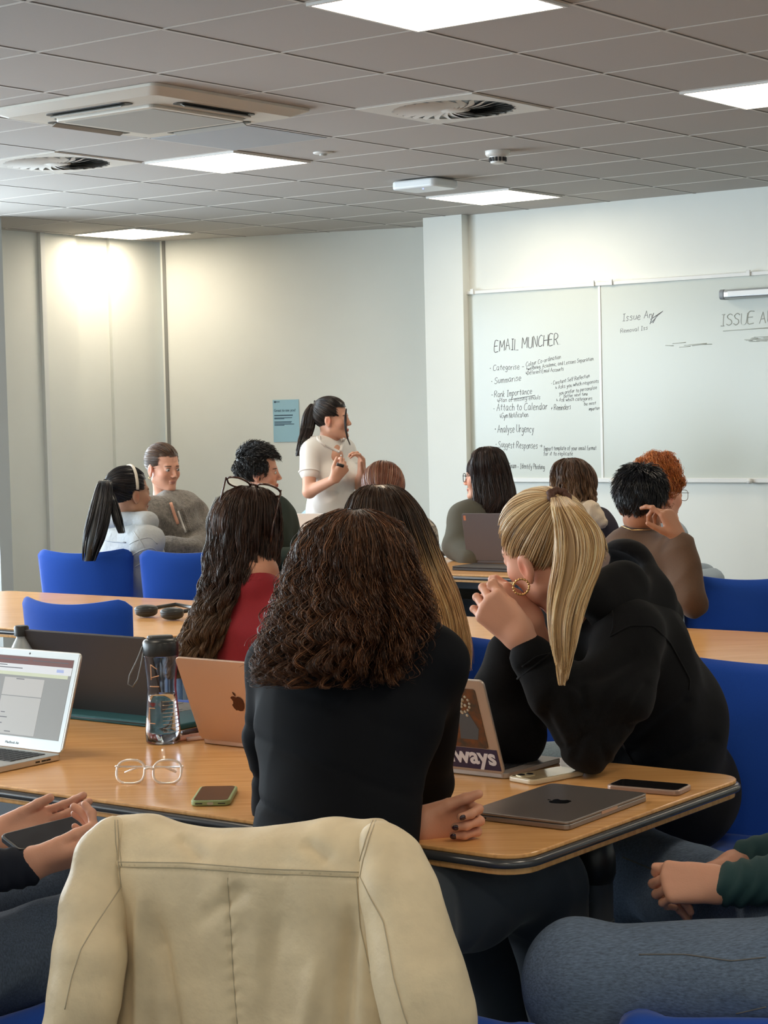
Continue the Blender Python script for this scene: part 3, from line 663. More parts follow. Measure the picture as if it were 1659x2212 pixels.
sq('side_panel',.07,.20,.58,.62,em('ui_blue',(.28,.36,.62),.7)); sq('share_button',.80,.87,.785,.815,em('ui_blue',(.3,.4,.7),.7))
for k,(x0,x1,y) in enumerate([(.42,.50,.685),(.33,.37,.34),(.33,.40,.29),(.33,.36,.23),(.40,.46,.15),(.10,.30,.82),(.10,.46,.795),(.08,.18,.55),(.08,.18,.53),(.12,.5,.88),(.55,.9,.88)]):
    sq('text_line',x0,x1,y,y+.008,em('ui_ink',(.06,.06,.08),.2),.0018)
f=MB(); f.lathe(lo+L*D_*.455+N*.0006,[(.0022,0),(.0022,.0006)],12,[du,L,N]); f.build('camera_dot',M_black,t)
text('bezel_text','MacBook Air',.0085,lo-L*D_*.463+N*.001,[du,L,N],mat('bezel_print',(.30,.34,.38),.5),t,depth=.0002,align='CENTER')
f=MB()
for k in(.10,.16,.24): f.box(o+du*(W_/2+.0004)+np.array([wL[0],wL[1],0])*(D_*(k-.42))+np.array([0,0,.006]),(.0004,.006,.0018),[du,np.array([wL[0],wL[1],0]),np.array([0,0,1.])])
f.build('ports',M_black,t,smooth=False)
# dark laptop beyond it, lid back towards us
c0=onz(364,1562,TZ)
t,lo,du,L,N,o=laptop('open dark laptop with its lid towards us, on the teal sleeve',c0+np.array([uL[0],uL[1],0])*.43,uR,wR,.43,.215,math.radians(108),M_dk,lth=.008)
# rose gold laptop
c0=onz(437,1606,TZ)
t,lo,du,L,N,o=laptop('open rose gold laptop seen from behind its lid, left of the woman in black',c0,uR,wR,.304,.212,math.radians(112),M_rose)
apple(t,lo-N*.0066,[-du,L,-N],.042,mat('logo_dark_rose',(.09,.04,.03),.15,metal=.8))
# grey laptop with stickers
c0=onz(1094,1684,TZ); WS=.304
t,lo,du,L,N,o=laptop('open silver laptop covered in stickers, right of the woman in black',c0+np.array([uL[0],uL[1],0])*WS,uR,wR,WS,.212,math.radians(110),mat('laptop_warm_silver',(.46,.40,.36),.4,metal=.6),bezel=M_black,th=.011)
BA=[du,L,-N]; D_=.212; back=lo-N*.0064
M_nv=mat('sticker_navy',(.02,.015,.06),.4); M_sw=mat('sticker_white',(.72,.70,.74),.4)
f=MB(); f.box(back+du*.068-L*.075,(.078,.024,.0003),BA); s_=f.build('sticker',M_nv,t,smooth=False,label='dark navy sticker with white lettering')
text('sticker_lettering','always',.052,back+du*.140-L*.0855-N*.0006,BA,M_sw,s_,depth=.0003,align='RIGHT',offset=.0016)
M_card=mat('picture_card',(.045,.035,.03),.35,col2=(.17,.055,.02),nscale=60)
f=MB(); f.prism(rrect(.085,.135,.006),back+du*.085+L*.018,BA,0,.0005); s_=f.build('sticker',M_card,t,smooth=False,label='dark ornate picture sticker with rust and cream pattern')
M_cr=mat('sticker_cream',(.50,.42,.30),.5); f=MB(); rr=random.Random(5)
for k in range(15):
    an=k/15*6.283; f.lathe(back+du*(.085+.022*math.cos(an))+L*(.052+.02*math.sin(an))-N*.0007,[(.0035,0),(.0022,.0006)],7,[du,L,-N])
for k in range(8): f.lathe(back+du*(.085+rr.uniform(-.012,.012))+L*(.05+rr.uniform(-.03,.012))-N*.0007,[(.004,0),(.0022,.0006)],7,[du,L,-N])
f.build('sticker_ornament',M_cr,s_)
f=MB(); f.prism([(-.02,-.045),(.022,-.045),(.03,-.02),(.012,.02),(-.012,.01)],back+du*.085+L*.015,BA,.0005,.0008); f.build('sticker_figure',mat('sticker_slate',(.07,.09,.11),.4),s_,smooth=False)
f=MB(); f.prism([(-.06,-.05),(.022,-.05),(-.012,.03),(-.06,.03)],back+du*-.01+L*.0,BA,0,.0004); f.build('sticker',mat('sticker_paper',(.62,.63,.66),.5),t,smooth=False,label='white paper sticker')
# closed laptop
ps=[onz(*p,TZ+.012) for p in((1040,1762),(1397,1716),(1172,1690),(1218,1782))]
dd=ps[1]-ps[3]; dd[2]=0; dd/=np.linalg.norm(dd); e_=np.array([-dd[1],dd[0],0]); 
ctr=(ps[0]+ps[1]+ps[2]+ps[3])/4; W_,D_=.304,.212
t=thing('laptop','closed dark grey laptop lying flat near the table corner','laptop',(ctr[0],ctr[1],TZ))
CA=[dd,e_,np.array([0,0,1.])]; c3=np.array([ctr[0],ctr[1],TZ])
f=MB(); f.prism(rrect(W_,D_,.012),c3,CA,.001,.0105); f.build('base',M_grey,t,smooth=False,bevel=.002)
f=MB(); f.prism(rrect(W_,D_,.012),c3,CA,.011,.016); f.build('lid',M_grey,t,smooth=False,bevel=.0018)
apple(t,c3+np.array([0,0,.0158]),CA,.044,mat('logo_black',(.006,.006,.007),.12,metal=.6))
f=MB(); f.box(c3-e_*(D_/2-.0002)+np.array([0,0,.0106]),(.03,.0008,.0028),CA); f.build('finger_notch',M_rose,t,smooth=False)
f=MB(); f.box(c3-dd*(W_/2)+e_*.07+np.array([0,0,.006]),(.0004,.005,.0016),CA); f.build('port',M_black,t,smooth=False)
# laptop of the woman with glasses (lid towards us)
c0=onz(1010,1216,TZ)
t,lo,du,L,N,o=laptop('open grey laptop in front of the woman with round glasses',c0,(UX[0]+.25,UX[1]+.1),wR,.33,.235,math.radians(100),M_gl)
f=MB(); f.box(lo-N*.0064-du*.15+L*.095,(.006,.012,.0003),[du,L,-N]); f.build('sticker',mat('sticker_orange',(.55,.2,.1),.5),t,smooth=False,label='small orange label')
c0=onz(975,1232,TZ)
t,lo,du,L,N,o=laptop('closed black laptop on the table in front of the open grey one',c0,uR,(WX[0],WX[1]),.33,.20,0.0,M_dk,keyb=False)
c0=onz(603,1199,TZ)
t,lo,du,L,N,o=laptop('open pink laptop seen nearly edge-on behind the woman in red',c0+np.array([uL[0],uL[1],0])*.3,uR,wL,.3,.21,math.radians(104),M_pinkl)
c0=onz(612,1197,TZ)
t,lo,du,L,N,o=laptop('open white laptop with a grey logo, beside the pink laptop',c0,(.95,-.3),wR,.304,.212,math.radians(104),M_wl)
apple(t,lo-N*.0066-du*.08,[-du,L,-N],.05,mat('logo_grey',(.35,.35,.36),.4))
# ================================================================ PHONES
def phone(label,pts,mc,mscreen,extra=None,thk=.0105,L_=.152,W_=.076,faceup=True,z=TZ,name='mobile_phone'):
    a,b_=[onz(*p,z+thk*.5) for p in pts]; d=b_-a; d[2]=0; d/=np.linalg.norm(d); e=np.array([-d[1],d[0],0]); c=(a+b_)/2; c[2]=z+.0005
    t=thing(name,label,'phone',c); A=[d,e,np.array([0,0,1.])]
    f=MB(); f.prism(rrect(L_,W_,.014),c,A,0,thk); f.build('case',mc,t,smooth=False,bevel=.0028)
    f=MB(); f.prism(rrect(L_-.010,W_-.010,.010),c,A,thk-.0002,thk+.0004); f.build('screen' if faceup else 'back_glass',mscreen,t,smooth=False)
    if extra: extra(t,c,d,e)
    return t
M_pscr=mat('phone_glass',(.012,.011,.012),.06,spec=.6)
def green(t,c,d,e):
    f=MB(); f.prism(rrect(.012,.005,.0024),c-d*.0762+np.array([0,0,.005]),[e,np.array([0,0,1.]),-d],-.001,.0006); f.build('port',mat('port_metal',(.5,.5,.45),.3,metal=.8),t,smooth=False)
    for s in(-.022,.022):
        f=MB(); f.box(c-d*.0764+e*s+np.array([0,0,.005]),(.0004,.007,.0009),[d,e,np.array([0,0,1.])]); f.build('speaker_slot',M_black,t,smooth=False)
phone('phone in a pale green case lying face up near the table edge',((449,1744),(478,1696)),mat('green_case',(.36,.47,.22),.5),M_pscr,green)
def cams(t,c,d,e):
    f=MB(); f.prism(rrect(.036,.034,.012),c-d*.048+e*.012,[d,e,np.array([0,0,1.])],.0105,.0125); f.build('camera_bump',mat('clear_gold',(.62,.50,.30),.2,metal=.3),t,smooth=False,bevel=.0008)
    for s in(-.009,.009):
        f=MB(); f.lathe(c-d*(.048+s)+e*(.012+s*.3),[(.0075,.0125),(.007,.0138),(.004,.0138)],18); f.build('lens',M_pscr,t)
phone('gold phone in a clear case lying face down behind the closed laptop',((1108,1690),(1252,1662)),mat('clear_case',(.66,.54,.36),.2),mat('gold_back',(.42,.31,.18),.15,metal=.3),cams,faceup=False)
phone('black-screened phone in a pinkish frame at the right end of the front table',((1318,1694),(1488,1708)),mat('pinkish_frame',(.42,.29,.23),.35,metal=.4),M_pscr,None)
# ================================================================ BOTTLES, GLASSES, SMALL THINGS
M_clear=mat('clear_plastic',(.93,.95,1),.04,trans=1,ior=1.25); M_water=mat('water',(.9,.97,1),.0,trans=1,ior=1.33)
q=onz(353,1604,TZ); t=thing('water_bottle','tall clear water bottle with a black flip lid and hanging strap','bottle',q)
r0=.0395
prof=[(.036,.0),(.0395,.004),(.0405,.03),(.0385,.06),(.0355,.095),(.0335,.125),(.0345,.15),(.038,.18),(.0395,.20),(.0385,.205)]
inn=[(r-.002,max(z,.004)) for r,z in prof[::-1]]
f=MB(); n=40; V=[];PR=prof+inn
for r,z in PR:
    for k in range(n): an=6.2832*k/n; V.append(q+[r*math.cos(an),r*math.sin(an),z+.001])
f.add(V,[(i*n+k,i*n+(k+1)%n,(i+1)*n+(k+1)%n,(i+1)*n+k) for i in range(len(PR)-1) for k in range(n)]+[tuple(range(n))[::-1],tuple((len(PR)-1)*n+k for k in range(n))])
f.build('body',M_clear,t)
f=MB(); f.lathe(q,[(.0335,.0055),(.0372,.03),(.0352,.06),(.0322,.095),(.031,.112)],36); f.build('water',M_water,t)
f=MB(); f.lathe(q,[(.0405,.203),(.0412,.206),(.0412,.232),(.038,.238),(.030,.242),(.012,.246)],40); f.build('lid',mat('lid_black',(.02,.022,.024),.35),t,auto=50)
f=MB(); f.prism(rrect(.06,.03,.014),q+[0,-.006,.243],frame((1,.2,0)),-.004,.006); f.build('flip_cap',mat('lid_grey',(.06,.062,.065),.4),t,smooth=False,bevel=.004)
f=MB(); s0=q+[-.040,-.008,.225]; f.tube([s0,s0+[-.012,-.01,-.03],s0+[-.03,-.012,-.065],s0+[-.034,-.012,-.085],s0+[-.024,-.012,-.092],s0+[-.012,-.012,-.075],s0+[-.004,-.01,-.045],s0+[.002,-.008,-.015]],.0022,6); f.build('strap',mat('strap_grey',(.16,.17,.18),.6),t)
for i,zz in enumerate(np.linspace(.03,.10,9)):
    pts=[q+[.0412*math.cos(a)*(1-.1*(zz-.03)/.07*1.2),.0412*math.sin(a)*(1-.1*(zz-.03)/.07*1.2),zz] for a in np.linspace(-1.45,-.35,8)]
    f=MB(); f.tube(pts,.0011,5); f.build('grip_rib',M_clear,t)
M_pr=mat('bottle_print',(.75,.45,.28),.5)
for a0,a1,z0,z1 in((-2.3,-1.9,.05,.05),(-2.3,-1.9,.085,.085),(-2.3,-2.3,.05,.085),(-2.2,-1.6,.135,.135),(-2.1,-2.1,.15,.185),(-2.1,-1.7,.185,.175),(-2.1,-1.6,.155,.16)):
    pts=[q+[.0392*math.cos(a),.0392*math.sin(a),z] for a,z in zip(np.linspace(a0,a1,6),np.linspace(z0,z1,6))]
    f=MB(); f.tube(pts,.0012,5); f.build('printed_mark',M_pr,t)
q=onz(49,1575,TZ)
q=P(50,1470,5.0); q[2]=TZ; t=thing('water_bottle','clear bottle with a small black cap, half hidden behind the dark laptop','bottle',q)
f=MB(); f.lathe(q,[(.034,.001),(.036,.01),(.036,.13),(.030,.165),(.014,.195),(.012,.205)],32); f.build('body',mat('frosted_plastic',(.62,.68,.70),.25,trans=.5),t)
f=MB(); f.lathe(q,[(.019,.20),(.019,.222),(.016,.226)],24); f.build('cap',M_black,t,auto=40)
# teal folder
q0=onz(300,1566,TZ); t=thing('laptop_sleeve','dark teal padded sleeve under the dark laptop','sleeve',q0)
q0[2]=TZ; 
f=MB(); f.prism(rrect(.50,.20,.02),q0-ROOMAX[0]*.10+ROOMAX[1]*.08,ROOMAX,.0005,.014); f.build('cover',mat('teal_fabric',(.012,.085,.10),.7,bump=.2,bscale=400),t,smooth=False,bevel=.005)
f=MB(); f.tube([q0-ROOMAX[0]*.34-ROOMAX[1]*.0205+[0,0,.008],q0+ROOMAX[0]*.14-ROOMAX[1]*.0205+[0,0,.008]],.0012,5); f.build('zip',M_black,t)
# pencil case / highlighters
for lab,p0,p1,m,r in(('peach highlighter pen lying beside the water bottle',(372,1598),(408,1592),mat('peach_plastic',(.72,.36,.26),.4),.0065),('pale pink pen lying behind the peach highlighter',(404,1597),(432,1594),mat('pink_plastic',(.75,.50,.42),.4),.005),('small dark marker behind the water bottle',(394,1583),(420,1578),mat('dark_plastic',(.06,.04,.05),.4),.006)):
    a,b_=onz(*p0,TZ+r),onz(*p1,TZ+r); d=(b_-a); Ln=max(np.linalg.norm(d),.09); d/=np.linalg.norm(d)
    t=thing('pen',lab,'pen',a); f=MB(); f.tube([a,a+d*Ln*.6],r,12); f.build('barrel',m,t); f=MB(); f.tube([a+d*Ln*.6,a+d*Ln],[r*1.08,r*.9],12); f.build('cap',m,t)
# clear glasses on the table
def spectacles(name,label,c,fx,fy,fz,mf,s=1.,par=None,fold=True,lens=None,th=.0022,cat='glasses'):
    fx,fy,fz=[np.array(v,float)/np.linalg.norm(v) for v in(fx,fy,fz)]   # x: wearer's right->left, y: up on lens, z: front
    t=thing(name,label,cat,c) if par is None else par
    for sg,nm in((-1,'rim'),(1,'rim')):
        pts=[]
        for k in range(28):
            a=6.2832*k/28; rx=.026*s*(abs(math.cos(a))**.75)*np.sign(math.cos(a)); ry=.0215*s*(abs(math.sin(a))**.75)*np.sign(math.sin(a))
            pts.append(c+fx*(sg*.034*s+rx)+fy*ry-fz*.002*abs(rx)/.026)
        f=MB(); f.tube(pts,th,8,closed=True); r_=f.build(nm,mf,t)
        if lens is not None:
            f=MB(); V=[c+fx*sg*.034*s]+pts; f.add(V,[(0,k+1,(k+1)%28+1) for k in range(28)]); f.build('lens',lens,t)
        e=c+fx*sg*.062*s+fy*.010*s; f=MB()
        if fold=='back': p_=[e,e-fz*.03,e-fz*.10,e-fz*.125-fy*.012,e-fz*.14-fy*.03]
        else: p_=[e,e-fz*.008,e-fz*(.012+.004*sg)-fx*sg*.05,e-fz*(.016+.004*sg)-fx*sg*.10,e-fz*(.016+.004*sg)-fx*sg*.125-fy*.01]
        f.tube(p_,th*.9,8); f.build('temple',mf,t)
    f=MB(); f.tube([c-fx*.009*s+fy*.005,c+fy*.008,c+fx*.009*s+fy*.005],th,8); f.build('bridge',mf,t)
    return t
M_cfr=mat('clear_frame',(.95,.88,.82),.08,trans=.45,ior=1.4); M_lens=mat('lens_glass',(1,1,1),.0,trans=1,ior=1.1)
q=onz(322,1692,TZ); q[2]=TZ+.024
spectacles('spectacles','clear-framed glasses lying on the front table left of the green phone',q,(.98,-.12,0),(0.05,.35,.93),(-.1,-.93,.35),M_cfr,s=1.13,lens=M_lens,th=.0026)
# headphones on table 2
q=onz(352,1325,TZ); t=thing('headphones','black over-ear headphones lying on the left table','headphones',q)
M_hp=mat('headphone_black',(.02,.022,.022),.4)
c1=onz(316,1322,TZ+.02);c2=onz(372,1328,TZ+.02)
for c_ in(c1,c2):
    V,F=nets([E(c_+[0,0,.012],(.045,.036,.016),.01),E(c_+[0,0,-.002],(.042,.034,.017),.01)],.004); o=mk('ear_cup',V,F,M_hp,t); f=MB(); f.tube([c_+[.040*math.cos(a),.033*math.sin(a),.004] for a in np.linspace(0,6.283,28)[:-1]],.0035,6,closed=True); f.build('cushion',M_black,o)
mid=(c1+c2)/2; dx=(c2-c1)/2; pr=np.array([-dx[1],dx[0],0]); pr/=np.linalg.norm(pr)
f=MB(); f.tube([c1+[.02,.02,.01],c1+[.05,.07,.012],c1+[.10,.12,.014],c2+[.07,.10,.014],c2+[.075,.05,.012],c2+[.04,.015,.01]],.0075,8); f.build('headband',M_hp,t)
# small black things on table 3
q=onz(962,1201,TZ); t=thing('pencil_case','small flat black case on the table left of the grey laptop','case',q)
f=MB(); f.prism(rrect(.2,.07,.02),q+[0,.03,0],frame((1,-.1,0)),.0005,.02); f.build('body',M_black,t,smooth=False,bevel=.005)
f=MB(); f.tube([q+[-.09,.03,.021],q+[.09,.02,.021]],.0015,5); f.build('zip',M_gl,t)
# ================================================================ PEOPLE : builders
def nz(v): v=np.array(v,float); return v/np.linalg.norm(v)
M_skin={}
def skin(key,c,sss=.08):
    if key not in M_skin:
        m=mat('skin_'+key,c,.48,vcol=True,bump=.12,bscale=350,spec=.35); b=m.node_tree.nodes['Principled BSDF']
        b.inputs['Subsurface Weight'].default_value=sss; b.inputs['Subsurface Radius'].default_value=(.012,.005,.003); b.inputs['Subsurface Scale'].default_value=1
        m['rgb']=c; M_skin[key]=m
    return M_skin[key]
def hbasis(f,up=(0,0,1)):
    f=nz(f); X=nz(np.cross(f,up)); Z=np.cross(X,f); return np.array([X,f,Z])
def headprims(c,B,s=1.,detail=True,male=False):
    L=lambda p: c+(np.array(p,float)*s)@B
    e=lambda p,r,k=.01: E(L(p),np.array(r)*s,k*s,B)
    cc=lambda a,b,ra,rb,k=.01: C(L(a),L(b),ra*s,rb*s,k*s)
    P_=[e((0,-.012,.035),(.074,.095,.083)),e((0,.028,-.028),(.059,.060,.080),.03)]
    for q in(-1,1):
        P_+=[cc((q*.046,.0,-.062),(q*.012,.070,-.098),.020,.016,.025),e((q*.037,.058,-.028),(.021,.022,.022),.02)]
    P_+=[e((0,.076,-.098),(.018,.014,.013),.012),cc((-.030,.076,.014),(.030,.076,.014),.011,.011,.015)]
    if detail:
        for q in(-1,1): P_.append(SUB(e((q*.031,.098,-.002),(.015,.014,.009),.010)))
        for q in(-1,1): P_.append(e((q*.031,.076,-.003),(.0135,.0135,.0115),.004))
        P_+=[cc((0,.084,.008),(0,.104,-.032),.0055,.0085,.012),e((-.0095,.096,-.037),(.007,.009,.006),.005),e((.0095,.096,-.037),(.007,.009,.006),.005),
             e((0,.086,-.062),(.020,.009,.0048),.005),e((0,.084,-.071),(.016,.010,.0055),.005)]
        P_.append(SUB(e((0,.097,-.0665),(.019,.006,.0012),.002)))
    for q in(-1,1):
        R=B
        P_+=[e((q*.076,-.006,-.010),(.0075,.019,.030),.005),e((q*.074,-.002,-.036),(.006,.010,.012),.005),SUB(e((q*.0855,-.002,-.010),(.006,.010,.019),.003))]
    return P_
def skincol(V,c,B,s,base,lip=(.45,.12,.10),brow=(.05,.03,.02),blush=.0,brows=True):
    l=(V-c)@B.T/s; col=np.tile(np.array(base,float),(len(V),1))
    def bl(m,cc): 
        nonlocal col
        m=np.clip(m,0,1)[:,None]; col=col*(1-m)+np.array(cc)*m
    bl(.45*np.clip(1-np.linalg.norm((l-[.04,.06,-.03])/[.035,.05,.03],axis=1),0,1)+.45*np.clip(1-np.linalg.norm((l-[-.04,.06,-.03])/[.035,.05,.03],axis=1),0,1)+.0,np.array(base)*[1.08,.72,.66])
    for q in(-1,1): bl(.5*(1-np.linalg.norm((l-[q*.078,0,-.012])/[.02,.025,.034],axis=1))*1.6,np.array(base)*[1.1,.62,.55])
    bl(3*(1-np.linalg.norm((l-[0,.092,-.0665])/[.024,.02,.0105],axis=1)),lip)
    if brows:
        for q in(-1,1):
            x=np.abs(l[:,0]-q*.030)/.015; z=np.abs(l[:,2]-(.0165-.12*np.maximum(np.abs(l[:,0]*q)-.036,0)))/.0034
            bl(np.where((l[:,1]>.06)&(x<1),2.2*(1-z),0),brow)
            # lash line
            z2=np.abs(l[:,2]-.0045)/.0018; x2=np.abs(l[:,0]-q*.030)/.011; bl(np.where((l[:,1]>.066)&(x2<1),1.5*(1-z2),0),np.array(brow)*.5)
    return col
def hand(w,d,n,l,curl=(30,35,25),s=1.,spread=4,thumb=(.5,.5,20),fings=(0,1,2,3),each=None):
    """w wrist, d towards the knuckles, n out of the back of the hand, l towards the thumb side"""
    d=nz(d); n=nz(np.array(n)-d*np.dot(n,d)); l=nz(np.array(l)-d*np.dot(l,d)-n*np.dot(l,n)); w=np.array(w,float); P_=[];tips=[]
    kn=[w+(d*.092+l*.030)*s,w+(d*.096+l*.010)*s,w+(d*.092-l*.010)*s,w+(d*.084-l*.028)*s]
    for i,k in enumerate(kn):
        a=w+(d*.008+l*(.016-.011*i))*s; P_.append(C(a,k,.0165*s,.0115*s,.016*s))
    P_.append(E(w+(d*.05+l*.002-n*.004)*s,np.array((.040,.032,.013))*s,.012*s,np.array([d,l,n])))
    ln=[(.042,.024,.020),(.046,.028,.021),(.042,.026,.021),(.033,.019,.018)]; rd=[.0088,.009,.0086,.0076]
    for i in fings:
        cu=each[i] if each else curl; a=math.radians(spread*(1.5-i)); dd=nz(d*math.cos(a)+l*math.sin(a)); nn=n.copy(); p=kn[i].copy(); r=rd[i]*s
        for j in range(3):
            t=math.radians(cu[j]); dd,nn=dd*math.cos(t)-nn*math.sin(t),nn*math.cos(t)+dd*math.sin(t); q=p+dd*ln[i][j]*s
            P_.append(C(p,q,r,r*.93,.0028*s)); 
            if j<2: P_.append(E(q+nn*.001,np.array((r,r,r))*1.04,.003*s))
            p=q; r*=.93
        tips.append((p,dd,nn,r))
    o,f_,c_=thumb  # outward, forward/flexion split, bend
    b0=w+(d*.018+l*.020-n*.004)*s; t1=nz(l*o+d*f_-n*.25); m1=b0+t1*.042*s; t2=nz(t1*math.cos(math.radians(c_))+nz(d*.8-l*.3)*math.sin(math.radians(c_))); m2=m1+t2*.034*s; m3=m2+nz(t2+d*.1)*.025*s
    P_+=[C(b0,m1,.0165*s,.0115*s,.014*s),C(m1,m2,.0112*s,.0098*s,.004*s),C(m2,m3,.0098*s,.0082*s,.004*s)]; tips.append((m3,nz(t2),n,.0085*s))
    return P_,tips
def torso(sL,sR,hp,t=0.,w=1.,dep=1.,fr=None,bust=0.,wa=1.):
    sL,sR,hp=[np.array(v,float) for v in(sL,sR,hp)]; r=nz(sR-sL); m=(sL+sR)/2; u=nz(m-hp); r=nz(r-u*np.dot(r,u)); f=np.cross(u,r); R=np.array([r,f,u]); hw=np.linalg.norm(sR-sL)/2; H=np.linalg.norm(m-hp)
    pr=[C(sL+r*.015,sR-r*.015,.052+t,.052+t,.05),C(m-r*hw*.6+u*.02,m+r*hw*.6+u*.02,.05+t,.05+t,.05),E(m-u*.11,np.array((hw*.90*w+t,.112*dep+t,.16)),.06,R),E(m-u*H*.62,np.array((hw*.76*w*wa+t,.100*dep+t,.17)),.07,R),E(hp+u*.03,np.array((hw*.9*w+t,.118*dep+t,.13)),.06,R)]
    if bust:
        for q in(-1,1): pr.append(E(m-u*.15+f*(.085*dep)+r*q*.07,(.062+t,.062+t,.062+t),.04))
    return pr,R,m
def limb(a,b,c,r,k=.02,t=0.): return [C(a,b,r[0]+t,r[1]+t,k),C(b,c,r[1]*.98+t,r[2]+t,k)]
def eyes(root,c,B,s,iris=(.10,.07,.05)):
    for q in(-1,1):
        p=c+(np.array((q*.031,.0785,-.0035))*s)@B; f=MB()
        V,Fc=nets([E(p,np.array((.0125,.0125,.0095))*s,.001,B)],.0022); l=(V-p)@B.T; rr_=np.hypot(l[:,0],l[:,2])/s; col=np.where((rr_<.0052)[:,None],np.array(iris),np.array((.62,.58,.55))); col=np.where((rr_<.0022)[:,None],np.array((.01,.01,.01)),col)
        mk('eye',V,Fc,mat('eye_surface',(1,1,1),.15,vcol=True),root,col=col)
# ---- hair
def strands(name,paths,rad,col,m,parent,under=None,tip=.25,label=None,nside=3):
    N,M,_=paths.shape; T=np.gradient(paths,axis=1); T/=np.linalg.norm(T,axis=2,keepdims=True)+1e-12
    ref=RNG.normal(size=(N,1,3)); x=np.cross(T,ref); x/=np.linalg.norm(x,axis=2,keepdims=True)+1e-12; y=np.cross(T,x)
    rad=np.broadcast_to(np.asarray(rad,float).reshape(-1,1),(N,1)); pr=np.interp(np.linspace(0,1,M),[0,.08,.75,1],[.7,1,.9,tip]); R=(rad*pr[None,:])[...,None]
    V=np.stack([paths+R*(math.cos(a)*x+math.sin(a)*y) for a in 6.28318*np.arange(nside)/nside],2).reshape(-1,3)
    i=np.arange(N)[:,None,None]*M*nside; j=np.arange(M-1)[None,:,None]*nside; k=np.arange(nside)[None,None,:]; k2=(k+1)%nside
    F=np.stack([i+j+k,i+j+k2,i+j+nside+k2,i+j+nside+k],-1).reshape(-1,4)
    col=np.asarray(col,float)
    cv=np.repeat(np.repeat(col[:,None,:],M,1) if col.ndim==2 else col,nside,axis=1).reshape(-1,3)
    if under is not None:
        V=np.vstack([V,under[0]]); F=np.vstack([F,under[1]+N*M*nside]); cv=np.vstack([cv,under[2]])
    return mk(name,V,F,m,parent,col=cv,label=label)
def M_hair(nm='hair_strands',rough=.34): return mat(nm,(1,1,1),rough,vcol=True,spec=.45)
def pal(n,cols,wts,var=.15,rng=RNG):
    i=rng.choice(len(cols),n,p=np.array(wts)/sum(wts)); c=np.array(cols)[i]; return np.clip(c*(1+var*rng.normal(size=(n,1))),.002,1)
def loft(levels,n,M=36,phi=(0,360),clumps=120,wave=(.0,.008),freq=(4,6),layer=(.55,1.),tend=(.8,1.),cl=.5,curl=0.,seed=1,X=(1,0,0),Y=(0,1,0),jit=.0015,t0=(0,.12),late=1.6,phis=.15):
    """levels: list of (centre xyz, half width along X, half depth along Y); hair runs through them"""
    g=np.random.default_rng(seed); X=nz(X);Y=nz(Y); Lc=np.array([l[0] for l in levels],float); rx=np.array([l[1] for l in levels]); ry=np.array([l[2] for l in levels])
    seg=np.r_[0,np.cumsum(np.linalg.norm(np.diff(Lc,axis=0),axis=1)+np.abs(np.diff(rx))*.8)]; tt=seg/seg[-1]
    cphi=g.uniform(phi[0],phi[1],clumps); clay=g.uniform(layer[0],layer[1],clumps)**.5; cph=g.uniform(0,6.28,clumps); cf=g.uniform(freq[0],freq[1],clumps); cend=g.uniform(tend[0],tend[1],clumps); cst=g.uniform(t0[0],t0[1],clumps)
    k=g.integers(0,clumps,n); sp=(phi[1]-phi[0])*phis*.12
    p0=g.normal(size=n); l0=g.normal(size=n); te=np.clip(cend[k]+g.normal(size=n)*.03,.3,1.04); ts=cst[k]+g.uniform(0,.03,n)
    u=np.linspace(0,1,M); t=ts[:,None]+(te-ts)[:,None]*u[None]
    con=1-cl*np.clip(u,0,1)[None]   # clumps tighten toward the ends
    ph=np.radians(cphi[k][:,None]+p0[:,None]*sp*con); la=np.clip(clay[k][:,None]+l0[:,None]*.05*con,.3,1.06)
    f=lambda a: np.interp(t,tt,a)
    # smooth profile
    ct=np.stack([f(Lc[:,i]) for i in range(3)],-1); RX=f(rx)*la; RY=f(ry)*la
    pts=ct+(RX*np.cos(ph))[...,None]*X+(RY*np.sin(ph))[...,None]*Y
    amp=(wave[0]+(wave[1]-wave[0])*np.clip(t,0,1)**late); q=cph[k][:,None]+6.283*cf[k][:,None]*t+g.normal(size=(n,1))*.25
    tang=(-np.sin(ph))[...,None]*X+np.cos(ph)[...,None]*Y; rad_=np.cos(ph)[...,None]*X+np.sin(ph)[...,None]*Y
    pts=pts+tang*(amp*np.sin(q))[...,None]+rad_*(amp*(.4+curl)*np.cos(q*1.0+1))[...,None]
    s1=g.uniform(0,6.28,(n,1)); pts=pts+np.stack([jit*np.sin(s1+9*t+i*2) for i in range(3)],-1)
    # smooth along the strand so that level breaks vanish
    for _ in range(2): pts[:,1:-1]=.25*pts[:,:-2]+.5*pts[:,1:-1]+.25*pts[:,2:]
    return pts,k,t
def lofthull(levels,sc,col,X=(1,0,0),Y=(0,1,0),phi=None,n=36):
    X=nz(X);Y=nz(Y); V=[];a0,a1=(0,360) if phi is None else phi; m=len(levels)
    for c,rx,ry in levels:
        for k in range(n):
            a=math.radians(a0+(a1-a0)*k/(n if phi is None else n-1)); V.append(np.array(c)+X*rx*sc*math.cos(a)+Y*ry*sc*math.sin(a))
    F=[(i*n+k,i*n+(k+1)%n,(i+1)*n+(k+1)%n,(i+1)*n+k) for i in range(m-1) for k in range(n if phi is None else n-1)]
    V=np.array(V); return V,np.array(F),np.tile(np.array(col,float),(len(V),1))
